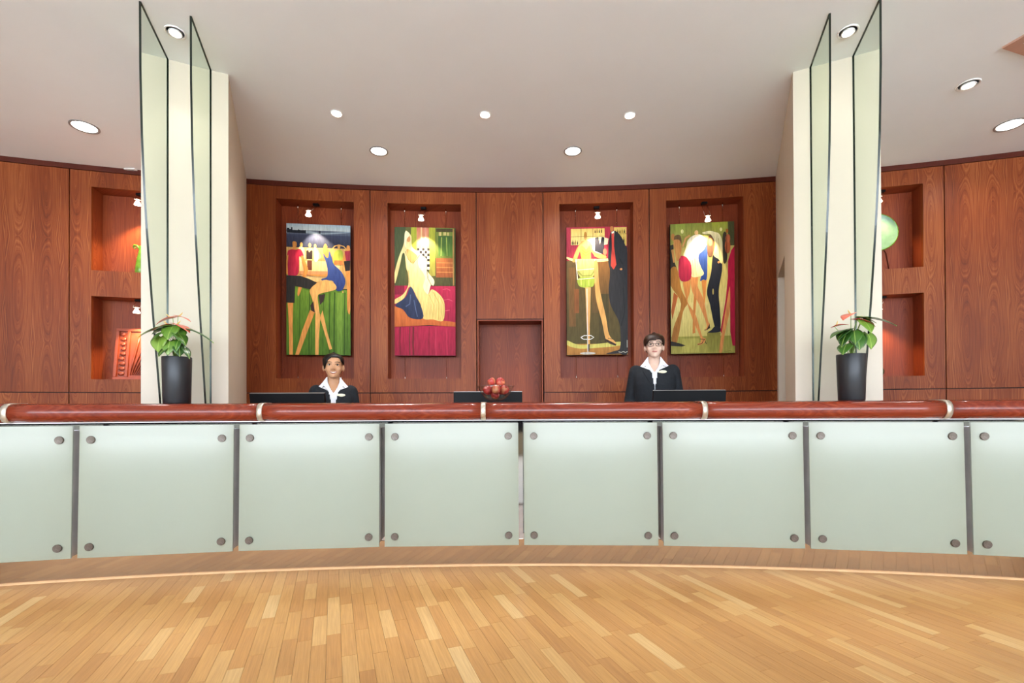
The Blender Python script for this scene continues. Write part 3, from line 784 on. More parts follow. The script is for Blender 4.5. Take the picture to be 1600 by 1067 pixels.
P3 += [('#5A4626', rc(45,310,488,940), False, '#4E4422'), ('#7A5228', rc(230,320,360,700), False, '#5A4626'), ('#6A4A26', rc(60,360,110,800)), ('#463C20', rc(280,560,350,900)), ('#7C4A26', rc(100,520,135,700)), ('#DCC484', [(45,292),(110,318),(240,322),(360,316),(360,298),(240,300),(110,296),(45,280)], True),
 ('#AE7A38', rc(45,930,488,1012), False, '#9A6A30'), ('#BEB45C', [(45,902),(110,930),(200,936),(430,916),(430,945),(200,964),(110,960),(45,936)], True),
 ('#E8DAB0', [(228,152),(256,140),(256,262),(236,236)]), ('#E8DAB0', [(322,140),(352,150),(346,192),(320,196)]), ('#2A2830', [(254,142),(278,136),(290,192),(304,136),(322,140),(318,262),(252,252)]), ('#E8DAB0', [(279,136),(303,136),(290,190)]), ('#F2E4BE', [(232,240),(262,244),(300,262),(300,285),(250,280)]),
 ('#A8742E', ell(184,122,11,27)), ('#C99250', [(120,222),(152,170),(178,160),(176,140),(192,140),(194,160),(222,178),(244,240),(300,264),(332,276),(330,296),(262,288),(222,240),(222,300),(160,300),(152,220),(116,310),(88,312)], True),
 ('#90AA3C', [(146,206),(170,206),(190,228),(212,200),(224,246),(206,312),(166,312),(148,262)], True, '#A8BC48'), ('#6E8A2C', line([(156,228),(186,254),(214,236)], 5)), ('#6E8A2C', line([(156,250),(186,274),(216,256)], 4)),
 ('#C2AE78', [(128,306),(190,300),(246,306),(252,390),(228,440),(158,442),(126,396)], True, '#A8B050'), ('#8C8A40', line([(128,390),(160,424),(225,422),(248,388)], 9)), ('#9AAA3E', [(132,440),(246,438),(240,500),(210,508),(186,514),(134,496)], True), ('#B8C060', line([(150,450),(152,495)], 6)), ('#B8C060', line([(205,455),(208,500)], 6)),
 ('#EDE4C8', line([(114,300),(124,450),(250,440),(252,300)], 6)), ('#EDE4C8', line([(120,380),(250,372)], 4)),
 ('#D8A462', [(180,510),(222,510),(216,700),(212,800),(213,935),(196,935),(190,800),(186,650)], False, '#C08A48'), ('#D09A56', [(246,330),(272,330),(286,520),(330,730),(352,862),(398,918),(392,936),(350,915),(326,890),(302,770),(262,610),(250,480)], True),
 ('#3A2A20', [(322,892),(350,905),(405,935),(400,946),(355,930),(330,908),(324,926)]), ('#3A2A20', line([(345,890),(380,896)], 4)), ('#3A3028', [(196,935),(212,930),(208,985),(200,985)]),
 ('#D8D4CC', line([(146,882),(170,868),(220,868),(242,882),(218,896),(168,896),(146,882)], 6)), ('#C8C0B4', line([(193,520),(197,990)], 7)), ('#B8B4AC', ell(197,1000,58,9)),
 ('#26262A', [(362,126),(394,94),(436,126),(474,205),(488,290),(488,1000),(430,1004),(330,1006),(392,984),(432,958),(430,790),(372,660),(356,600),(352,520),(362,400),(348,300)], True, '#2E2C2C'), ('#B87840', ell(376,78,12,22)), ('#E8DCC8', [(374,102),(394,96),(392,140),(378,140)]), ('#BA4034', [(374,116),(392,110),(392,210),(408,345),(388,382),(368,352),(376,220)]), ('#C98A54', ell(442,380,9,8)), ('#17171A', line([(456,520),(466,700),(440,800)], 6)), ('#17171A', line([(432,300),(450,340)], 5)), ('#8A8A80', rc(480,905,487,960)), ('#C96A50', ell(326,250,14,26)),
 ('#D8D4C0', line([(420,992),(440,996),(455,990),(470,997),(485,990)], 3))]
P4 = [('#7C8638', rc(40,62,498,240), False, '#A09448'), ('#4A4A2C', rc(455,62,498,250)), ('#8A9A3C', rc(75,62,150,150), False, '#9A9A4C'), ('#98A238', rc(340,62,450,150), False, '#98984A'), ('#E0D890', ell(126,118,10,16)), ('#E0D890', ell(404,116,9,14)), ('#B4A456', rc(40,235,498,640), False, '#CDBC74'), ('#D2C07A', rc(40,640,498,900), False, '#BCAE62'), ('#8E8A3E', rc(40,885,498,1010), False, '#9C9448'), ('#7A7434', rc(300,860,395,1000), False, '#8E8A40'), ('#A8A050', rc(120,900,240,1000)),
 ('#B87A3E', ell(58,156,14,26)), ('#6A5030', [(70,150),(110,145),(120,200),(90,240),(70,200)], True), ('#3A3228', [(40,215),(62,210),(66,330),(84,384),(40,392)]), ('#C4884A', [(62,200),(100,190),(112,250),(106,320),(84,330),(72,260)], True), ('#C4884A', [(45,250),(62,245),(74,340),(60,345)]),
 ('#A8702E', [(40,392),(86,386),(118,540),(160,640),(128,705),(84,922),(46,922),(58,820),(114,645),(40,510)], True, '#96622A'), ('#2A241E', [(40,918),(96,932),(146,950),(120,958),(40,952)]), ('#B0602E', [(62,560),(92,590),(50,760),(42,700)]),
 ('#C8803E', [(262,480),(300,478),(290,600),(282,665),(274,600)]), ('#C07A3C', [(204,450),(240,450),(226,600),(212,780),(216,860),(196,866),(198,780),(206,600)]), 
 ('#C8844A', [(184,450),(232,450),(234,520),(276,620),(306,770),(320,800),(300,838),(284,842),(296,800),(244,655),(196,560)], True), ('#3A2620', line([(280,842),(300,838),(318,800),(320,830)], 5)),
 ('#C07C3E', [(128,476),(178,470),(178,560),(162,636),(220,732),(262,880),(290,905),(276,936),(240,950),(230,940),(256,912),(196,760),(150,610)], True, '#C8864A'), ('#2A1C1A', line([(232,946),(262,938),(280,908),(294,942)], 5)), ('#2A1C1A', line([(250,906),(284,910)], 4)),
 ('#3A5494', [(246,256),(300,214),(306,330),(300,470),(276,474),(252,482),(266,412),(240,330)], True, '#2A4280'),
 ('#F0E6C8', [(166,184),(210,150),(262,150),(298,200),(282,256),(246,290),(242,332),(262,390),(280,432),(250,452),(190,448),(186,360),(136,300),(152,240)], True, '#D8C890'), ('#E0B478', ell(228,132,14,18)), ('#D0945A', line([(180,150),(150,170),(128,230)], 12)), ('#C8A870', line([(215,320),(225,440)], 4)), ('#C8A870', line([(198,330),(202,440)], 4)),
 ('#AC2440', [(106,306),(136,298),(162,316),(190,372),(182,470),(114,478),(96,400)], True, '#981E3A'), ('#C48448', [(60,185),(104,180),(120,240),(112,305),(100,310),(92,250)], True),
 ('#6A4A34', [(316,160),(350,160),(352,240),(340,305),(312,306),(304,240)], True), ('#B8804A', ell(328,205,13,28)),
 ('#22242C', [(346,300),(378,318),(406,348),(408,420),(384,560),(392,700),(394,830),(356,822),(322,660),(300,562),(330,430)], True, '#1C1E26'), ('#B8A860', ell(344,565,5,22)), ('#22242C', [(356,816),(392,826),(394,856),(330,862),(304,858),(330,842)], True),
 ('#E8DEAE', [(270,134),(320,124),(360,134),(392,150),(412,205),(420,320),(404,364),(384,330),(350,300),(362,220),(330,150),(290,146)], True, '#CDBE7C'), ('#A89850', line([(385,180),(395,320)], 4)), ('#C88A50', ell(386,354,9,8)),
 ('#3A3428', [(418,150),(440,150),(446,330),(420,360),(414,240)], True), ('#B05A34', ell(450,240,20,54)), ('#B86440', ell(452,185,17,32)), ('#5A2A1A', line([(440,120),(442,290)], 4)), ('#A8682E', ell(446,130,9,16)),
 ('#B41C3C', [(498,240),(476,270),(450,350),(450,460),(434,620),(394,850),(404,872),(436,740),(464,560),(464,860),(480,958),(498,960)], False, '#9C1834'), ('#C8844A', [(456,560),(464,560),(462,700),(424,880),(404,1006),(384,1000),(404,860)], True),
 ('#6A6030', line([(415,998),(440,1000),(460,994),(475,1001)], 3))]
PZ = (ZZ(664, 352) + ZZ(664, 559.5)) / 2
def paint_u(px): return wu(px, 450, .085)[0]
zc_ = CAMZ + (wu(664, 455.5, .085)[1] - CAMZ)
painting(paint_u(498), 'tall painting of people around a shoreline table, woman in blue dress crossing legs', (37,60,498,1018), P1, zc=zc_)
painting(paint_u(664.3), 'tall painting of veiled woman in long pale dress above crimson drape', (50,60,492,1012), P2, zc=zc_)
painting(paint_u(932.7), 'tall painting of woman in green on bar stool beside man in black suit', (45,60,488,1012), P3, zc=zc_)
painting(paint_u(1097.5), 'tall painting of crowded dancing couples with red skirt and long legs', (40,62,498,1010), P4, zc=zc_)

# ================================================================== THINGS ON THE COUNTER
TOP = 1.1505
M['pot'] = plain('satin_charcoal_pot', '#2A2B2F', .38, .25)
M['soil'] = plain('dark_soil', '#2A1C12', .95, bump=.4)
def leaf_mat():
    m, nt, b = new_mat('anthurium_leaf')
    oi = nd(nt, 'ShaderNodeObjectInfo')
    col = ramp(nt, oi.outputs['Random'], [(0, lin('#254A16')), (.5, lin('#3F6A20')), (1, lin('#7C9A3A'))])
    tc = nd(nt, 'ShaderNodeTexCoord'); sp = nd(nt, 'ShaderNodeSeparateXYZ', None, Vector=tc.outputs['Object'])
    vein = mth(nt, 'LESS_THAN', mth(nt, 'ABSOLUTE', sp.outputs[0]), .0022)
    nt.links.new(mixc(nt, mth(nt,'MULTIPLY',vein,.6), col, lin('#A8C060')), b.inputs['Base Color'])
    b.inputs['Roughness'].default_value = .3
    return m
M['leaf'] = leaf_mat()
M['stem'] = plain('green_stem', '#6E8A3A', .5)
M['spathe'] = plain('red_spathe', '#C4352F', .25)
M['spathe_light'] = plain('coral_spathe', '#DE6A52', .28)
M['spadix'] = plain('yellow_spadix', '#D8B050', .6)
def leaf_mesh(name, L, Wd, curl, mats, heart=.22, fold=.12):
    """heart-shaped blade lying along +Y from its petiole, drooping at the tip"""
    m = MB(); n = 12; vs = []; fs = []
    for i in range(n+1):
        t = i/n
        y = L*(t*1.0 - heart*(1-t)*0)
        w = Wd*.5*max(.02, (math.sin(PI*min(1, (t+.10)/1.10))**.72) * (1-t**3*.55))
        back = heart*L*(1-t)**2
        zc = curl*L*(t-.15*t*t) - (curl+.55)*L*t*t*.55
        for j in range(-3, 4):
            s = j/3
            vs.append((w*s, y - back*abs(s)**1.3, zc + fold*w*abs(s) - .02*L*(abs(s)**3)))
    for i in range(n):
        for j in range(6):
            a = i*7+j; fs.append((a, a+1, a+8, a+7))
    b = len(vs)
    vs2 = vs + [(x, y, z-.0012) for x, y, z in vs]
    f2 = fs + [tuple(b+k for k in reversed(f)) for f in fs]
    edge = [i*7 for i in range(n+1)] + [n*7+j for j in range(1,7)] + [i*7+6 for i in range(n-1,-1,-1)] + [j for j in range(5,0,-1)]
    for k in range(len(edge)):
        a, c = edge[k], edge[(k+1) % len(edge)]; f2.append((a, c, b+c, b+a))
    m.add(vs2, f2, 0, None, True)
    return m.mesh(name, mats)
def anthurium(label, loc, pot_h, r_bot, r_top, leaves, flowers, rz=0):
    t = thing('potted_anthurium', label, 'potted plant', loc, rz, 'potted anthuriums on the counter')
    m = MB(); m.lathe([(0,0),(r_bot-.004,0),(r_bot,.005),(r_top,pot_h-.004),(r_top-.002,pot_h),(r_top-.007,pot_h),(r_top-.008,pot_h-.03),(0,pot_h-.03)], 40); m.build('pot', M['pot'], t)
    m = MB(); m.lathe([(0,pot_h-.022),(r_top*.5,pot_h-.018),(r_top-.01,pot_h-.026),(r_top-.01,pot_h-.0305)], 20); m.build('soil', M['soil'], t)
    def stem(p, r0=.0028):
        a = Vector((p.x*.12, p.y*.12, pot_h-.022)); mid = (a+p)*.5 + Vector((-p.x*.15, -p.y*.15, .02))
        mm = MB(); mm.tube([a, a*.5+mid*.5+Vector((0,0,.004)), mid, mid*.5+p*.5+Vector((0,0,.006)), p], [r0, r0, r0*.9, r0*.85, r0*.8], 6); mm.build('stem', M['stem'], t)
    for (x, y, z, L, Wd, az, tilt, curl) in leaves:
        p = Vector((x*1.45, y-.005, pot_h+z*1.12+.012)); stem(p); L *= .95; Wd *= 1.05; tilt *= .8
        o = bpy.data.objects.new('leaf', leaf_mesh('leaf', L, Wd, curl, M['leaf'])); link(o, t, p)
        o.rotation_euler = Euler((math.radians(tilt), 0, math.radians(az)), 'XYZ')
    for (x, y, z, L, Wd, az, tilt, light) in flowers:
        p = Vector((x*1.3, y, pot_h+z*1.08)); stem(p, .0024)
        f = bpy.data.objects.new('flower', leaf_mesh('flower', L, Wd, .12, M['spathe_light' if light else 'spathe'], .3)); link(f, t, p)
        f.rotation_euler = Euler((math.radians(tilt), 0, math.radians(az)), 'XYZ')
        mm = MB(); mm.tube([(0,.006,.001),(0,.018,.012),(0,.026,.026)], [.0034,.0036,.002], 8, round_ends=True); mm.build('spadix', M['spadix'], f)
DP = .10   # pots stand this far behind the glass panels
ul_, _ = du(276.5, 620, DP); ur_, _ = du(1330.5, 620, DP)
# leaf: x, y, z above pot rim, length, width, azimuth (0 = away, 180 = to the room), tilt, curl
anthurium('black cylinder pot with red anthurium standing before the left pier', D(ul_, TOP, DP), .308, .079, .085, [
  (-.01,-.05,.165,.19,.085, 112, -14, .10), (-.045,-.06,.10,.105,.115, 165, -78, .0), (.02,-.06,.125,.15,.085, -128, -30, .15), (.03,-.055,.055,.09,.075, -150, -60, .05),
  (.005,-.055,.165,.115,.115, 176, -52, .0), (-.03,-.05,.135,.11,.085, 140, -35, .05), (.03,-.06,.085,.10,.06, 168, -68, .0), (-.02,-.06,.04,.085,.075, 150, -45, .0), (.045,-.05,.045,.11,.055, -125, -42, .05),
  (.015,-.02,.15,.12,.10, -60, 12, .1), (.04,-.05,.155,.24,.05, -101, -12, .1), (-.005,-.065,.075,.10,.085, -174, -70, .0), (-.02,-.05,.15,.10,.07, 95, -10, .1), (.025,-.05,.15,.09,.09, -150, -60, .0)],
  [(-.005,-.04,.235,.10,.09, 115, -16, True), (.015,-.05,.195,.12,.10, -110, -14, True), (-.015,-.05,.19,.10,.09, 125, -12, False), (.02,-.04,.245,.09,.06, -100, -8, True)], -ul_/DR)
anthurium('black cylinder pot with red anthurium standing before the right pier', D(ur_, TOP, DP), .308, .076, .085, [
  (-.04,-.055,.13,.15,.085, 112, -12, .10), (.02,-.075,.195,.19,.085, -118, -8, .05), (.025,-.06,.185,.12,.10, -165, -48, .0), (-.035,-.06,.115,.14,.085, 130, -42, .05), (-.03,-.05,.13,.13,.09, 118, -26, .1),
  (.0,-.06,.10,.12,.085, 172, -62, .0), (.05,-.055,.10,.105,.095, -165, -76, .0), (-.04,-.055,.045,.10,.09, 135, -40, .0), (.02,-.02,.12,.12,.09, 60, 10, .1), (.01,-.05,.20,.11,.08, -120, -14, .1), (.02,-.06,.10,.10,.06, 165, -66, .0), (-.01,-.06,.12,.11,.09, 160, -55, .0)],
  [(-.015,-.04,.245,.10,.09, 125, -14, True), (.005,-.05,.205,.11,.09, -112, -12, False), (-.10,-.06,.165,.075,.075, -118, 18, False)], -ur_/DR)

# bowl of fruit
M['apple'] = None
def apple_mat():
    m, nt, b = new_mat('apple_skin')
    tc = nd(nt, 'ShaderNodeTexCoord'); oi = nd(nt, 'ShaderNodeObjectInfo')
    mp = nd(nt, 'ShaderNodeMapping', None, Vector=tc.outputs['Object'], Scale=(22, 22, 7)); 
    ns = nd(nt, 'ShaderNodeTexNoise', {'noise_dimensions': '4D'}, Vector=mp.outputs[0], W=mth(nt,'MULTIPLY',oi.outputs['Random'],20.0), Scale=1.0, Detail=3.0)
    nt.links.new(ramp(nt, ns.outputs[0], [(.3, lin('#A02828')), (.5, lin('#B8433A')), (.68, lin('#D08A5A'))]), b.inputs['Base Color'])
    b.inputs['Roughness'].default_value = .25; return m
M['apple'] = apple_mat(); M['stalk'] = plain('apple_stalk', '#4A3018', .8)
DBW = .19
ub, _ = du(774.5, 615, DBW)
bc = D(ub, TOP, DBW)
t = tag(None or thing('fruit_bowl', 'clear footed glass bowl holding apples on the middle of the counter', 'bowl', bc), None, None)
m = MB(); m.lathe([(.0,.018),(.035,.018),(.07,.034),(.10,.066),(.122,.108),(.137,.122),(.139,.1215),(.125,.105),(.103,.063),(.073,.031),(.036,.0145),(0,.0145)], 40); m.build('bowl_body', M['bowl_glass'], t)
m = MB(); m.lathe([(0,.0),(.032,.0),(.033,.003),(.014,.009),(.012,.0142),(0,.0142)], 28); m.build('foot', M['bowl_glass'], t)
ap = MB(); R_ = .036
ap.lathe([(0,-.030),(.008,-.0315),(.018,-.031),(.028,-.022),(.0345,-.006),(.036,.006),(.033,.019),(.025,.028),(.014,.0305),(.006,.027),(0,.023)], 20)
ap_me = ap.mesh('apple', M['apple'])
sk = MB(); sk.tube([(0,0,.023),(.001,0,.033),(.004,0,.040)], [.0015,.0013,.0016], 6); sk_me = sk.mesh('stalk', M['stalk'])
for (x, y, z, rx, ry, s, lab) in [
  (-.003,-.002,.0575, 2.6, .3, .88, 'dark red apple lying lowest in the middle of glass bowl'),
  (-.056,-.026,.088, .5, .4, .92, 'red and yellow apple at left front inside glass bowl'),
  (.006,-.062,.091, -.5, .2, .93, 'large blushed apple at centre front inside glass bowl'),
  (.063,-.022,.090, .7, -.5, .92, 'red apple at right front inside glass bowl'),
  (-.040,.045,.090, .3, .8, .90, 'apple at left rear inside glass bowl, behind the front ones'),
  (.040,.050,.092, -.4, .6, .90, 'apple at right rear inside glass bowl, behind the front ones'),
  (-.028,-.018,.150, .35, -.5, .82, 'small dark apple on the pile left, rising above bowl rim'),
  (.032,.004,.1465, 1.2, .2, .94, 'pale orange-red apple topping the pile above bowl rim')]:
    o = bpy.data.objects.new('apple', ap_me); link(o, None, bc + Vector((x, y, z)), (rx, ry, x*20)); o.scale = (s, s, s)
    tag(o, lab, 'apple', 'apples in the glass bowl')
    link(bpy.data.objects.new('stalk', sk_me), o)

# monitors on the staff side
M['silver'] = plain('silver_bezel', '#9A9894', .3, .6)
def monitor(px0, px1, py_top, Y, label, lean=12, yaw=0):
    a = at(px0, py_top, Y); b = at(px1, py_top, Y); w = (b-a).length; c = (a+b)/2
    t = thing('computer_monitor', label, 'monitor', (c.x, c.y, .9215), math.radians(yaw), 'monitors behind the counter')
    h = c.z - .92
    m = MB(); m.box(-w/2, w/2, -.02, .012, .055-h, 0, 0, .004); hs = m.build('housing', M['black'], t, (0,0,h), (math.radians(lean),0,0))
    m = MB(); m.box(-w/2+.012, w/2-.012, .0125, .0135, .075-h, -.012); m.build('screen', M['screen'], hs)
    m = MB(); m.box(-w/2+.002, w/2-.002, -.015, .008, -.001, .0025); m.build('top_bezel', M['silver'], hs)
    m = MB(); m.tube([(0,.07,.012),(0,.07,.10),(0,.035,.16)], .018, 10); m.build('stand_neck', M['black'], t)
    m = MB(); m.lathe([(0,0),(.10,0),(.10,.006),(.03,.014),(0,.014)], 24, (0,.07,0)); m.build('stand_base', M['black'], t)
monitor(391, 508, 614.5, 3.76, 'black computer monitor top before the smiling receptionist at left', 10)
monitor(709, 816, 612.5, 3.85, 'black computer monitor behind the bowl of apples', 0)
monitor(1021, 1132, 610, 3.76, 'black computer monitor top before the receptionist wearing glasses', 8, -4)

# ================================================================== THINGS IN THE SIDE NICHES
M['green_glaze'] = plain('green_glaze', '#5E8428', .2, noise=.3, scale=20)
M['celadon'] = plain('pale_celadon_glaze', '#6E9274', .25, noise=.15, scale=14)
M['terracotta'] = plain('carved_red_wood', '#8A3A1E', .4, noise=.15, scale=30)
u, _ = wu(222, 400, .10); p = W(u, sl2+.001, .10)
t = thing('green_vase', 'green glazed vase with curled lip in upper left niche', 'vase', p, -u/WR)
m = MB(); m.lathe([(0,0),(.055,0),(.062,.01),(.058,.08),(.045,.17),(.030,.24),(.024,.28),(.030,.30),(.028,.302),(.021,.28),(.02,.24),(0,.23)], 28); m.build('vase_body', M['green_glaze'], t)
for s in (-1, 1):
    m = MB(); m.tube([(s*.022,0,.27),(s*.045,0,.305),(s*.07,0,.312),(s*.078,0,.29),(s*.065,0,.275),(s*.055,0,.285)], [.009,.011,.011,.010,.008,.006], 10, round_ends=True); m.build('curled_lip', M['green_glaze'], t)
# carved relief leaning in lower left niche
pa = wu(179, 550, .12); pb = wu(179, 588, .08)
u0 = pa[0]; zb = sl0+.001
t = thing('carved_panel', 'carved reddish wood panel with leaf relief leaning in lower left niche', 'carving', W(u0, zb, .095), -u0/WR)
ph, pw = .55, .60
frame = MB(); lean = math.radians(-8)
for (a,b,c,d) in ((0,pw,0,.03),(0,pw,ph-.03,ph),(0,.03,.03,ph-.03),(.105,.13,.03,ph-.03),(pw-.03,pw,.03,ph-.03)): frame.box(a,b,-.02,.012,c,d,0,.003)
fr = frame.build('frame', M['terracotta'], t, (0,0,0), (lean,0,0))
m = MB(); m.box(.03,pw-.03,0,.01,.03,ph-.03); m.build('back_board', M['terracotta'], t, (0,0,0), (lean,0,0))
rr = random.Random(5)
for k in range(9):
    z = .065 + k*.053; m = MB()
    m.ball((.067+rr.uniform(-.006,.006), -.004, z), (.026+rr.uniform(-.004,.006), .014, .021), 12, 8); m.build('carved_pebble', M['terracotta'], t, (0,0,0), (lean,0,0))
for k in range(7):
    x1 = .20+.055*k; m = MB()
    m.tube([(.15+.015*k,-.002,.05),(.17+.03*k,-.008,.2),(x1,-.008,.38+.01*(k%3)),(x1+.02,-.004,.5)], [.004,.010,.012,.003], 8, ell=(1,.8)); m.build('carved_blade', M['terracotta'], t, (0,0,0), (lean,0,0))
# round plate in upper right niche
cu, cz = wu(1369, 363, .10)
t = thing('round_plate', 'round pale green glazed plate standing in upper right niche', 'plate', W(cu, sl2+.001, .11), -cu/WR)
rp = (cz - sl2) - .004; 
rpl = .205
m = MB(); m.lathe([(0,.02),(rpl*.55,.016),(rpl*.8,.004),(rpl*.97,-.012),(rpl,-.012),(rpl*.98,-.002),(rpl*.8,.016),(rpl*.5,.028),(0,.03)], 40)
m.build('dish', M['celadon'], t, (0, 0, cz-sl2), (math.radians(-90-6), 0, 0))
m = MB(); m.tube([(rpl*.985*math.cos(2*PI*k/36), 0, rpl*.985*math.sin(2*PI*k/36)) for k in range(37)], .006, 8); m.build('rim', M['green_glaze'], t, (0, -.008, cz-sl2), (math.radians(-6), 0, 0))
m = MB(); h_ = cz-sl2-.12
for s in (-1,1): m.tube([(s*.09,-.06,.006),(s*.08,-.03,h_*.6),(s*.06,.03,h_)], .007, 8)
m.tube([(-.09,-.06,.006),(.09,-.06,.006)], .006, 8); m.tube([(0,.06,.006),(0,.045,h_*1.2)], .007, 8); m.tube([(0,-.06,.006),(0,.06,.006)], .006, 8)
m.build('easel', M['wood_dark'], t)
cu, cz = wu(1373, 575, .08)
t = thing('dark_jar', 'small dark rounded jar at the edge of lower right niche', 'jar', W(cu, sl0+.001, .09), 0)
m = MB(); m.lathe([(0,0),(.03,0),(.05,.03),(.055,.06),(.04,.095),(.02,.105),(.022,.115),(.018,.116),(0,.10)], 24); m.build('jar_body', plain('dark_olive_glaze', '#3A3418', .25), t)
m = MB(); m.lathe([(0,.112),(.024,.113),(.02,.122),(.006,.128),(.007,.138),(0,.14)], 20); m.build('lid', M['green_glaze'], t)

# ================================================================== PEOPLE
M['cloth_black'] = plain('charcoal_suit_cloth', '#24262A', .85, noise=.12, scale=60, spec=.2)
M['shirt'] = plain('white_shirt', '#E9E8EC', .7, noise=.03)
M['trousers'] = plain('black_trousers', '#1B1C20', .85, spec=.2)
M['shoe'] = plain('black_shoe', '#0E0E10', .35)
M['badge'] = plain('cream_badge', '#E6DFC2', .35)
M['eye_white'] = plain('eye_white', '#E4DCD6', .25)
M['iris'] = plain('dark_iris', '#1C110C', .15)
M['teeth'] = plain('teeth', '#F2EEE6', .3)
def finalize(mb, name, mat, voxel, parent, smooth=4, cut=None, solid=0.0):
    """fuse the overlapping closed volumes into one continuous skin"""
    tmp = bpy.data.objects.new('tmp', mb.mesh('tmp', mat)); COL.objects.link(tmp)
    r = tmp.modifiers.new('r', 'REMESH'); r.mode = 'VOXEL'; r.voxel_size = voxel; r.use_smooth_shade = True
    sm = tmp.modifiers.new('s', 'SMOOTH'); sm.factor = .5; sm.iterations = smooth
    dg = bpy.context.evaluated_depsgraph_get()
    me = bpy.data.meshes.new_from_object(tmp.evaluated_get(dg), depsgraph=dg)
    bpy.data.objects.remove(tmp)
    me.name = name
    me.materials.clear(); me.materials.append(mat)
    if cut:
        bm = bmesh.new(); bm.from_mesh(me)
        dead = [f for f in bm.faces if cut(f.calc_center_median())]
        bmesh.ops.delete(bm, geom=dead, context='FACES')
        bm.to_mesh(me); bm.free()
    for p in me.polygons: p.use_smooth = True
    o = link(bpy.data.objects.new(name, me), parent)
    if solid:
        md = o.modifiers.new('thickness', 'SOLIDIFY'); md.thickness = solid; md.offset = -1
    return o
def ring(cx, cy, z, rx, ry, n=28, p=2.3):
    out = []
    for k in range(n):
        a = 2*PI*k/n; c, s = math.cos(a), math.sin(a)
        out.append((cx + rx*abs(c)**(2/p)*(1 if c > 0 else -1), cy + ry*abs(s)**(2/p)*(1 if s > 0 else -1), z))
    return out
HEADL = [(.000,.016,-.080,-.050),(.006,.028,-.088,-.03),(.022,.042,-.0925,.015),(.045,.054,-.094,.05),(.070,.0625,-.094,.072),(.095,.0675,-.094,.085),(.115,.0705,-.092,.092),
         (.140,.073,-.094,.096),(.165,.072,-.089,.095),(.190,.063,-.073,.083),(.207,.048,-.052,.062),(.218,.027,-.03,.036),(.222,.008,-.01,.014)]
def head_ring(z, off=0.0, n=40):
    for i in range(len(HEADL)-1):
        a, b = HEADL[i], HEADL[i+1]
        if a[0] <= z <= b[0]:
            t = (z-a[0])/(b[0]-a[0]); w, f, k = (a[j]*(1-t)+b[j]*t for j in (1,2,3)); break
    return ring(0, (f+k)/2, z, w+off, (k-f)/2+off, n, 2.25)
def face_y(x, z):
    for i in range(len(HEADL)-1):
        a, b = HEADL[i], HEADL[i+1]
        if a[0] <= z <= b[0]:
            t = (z-a[0])/(b[0]-a[0]); w, f, k = (a[j]*(1-t)+b[j]*t for j in (1,2,3))
            q = max(0, 1-abs(x/w)**2.25); return (f+k)/2 - (k-f)/2*q**(1/2.25)
    return -.09
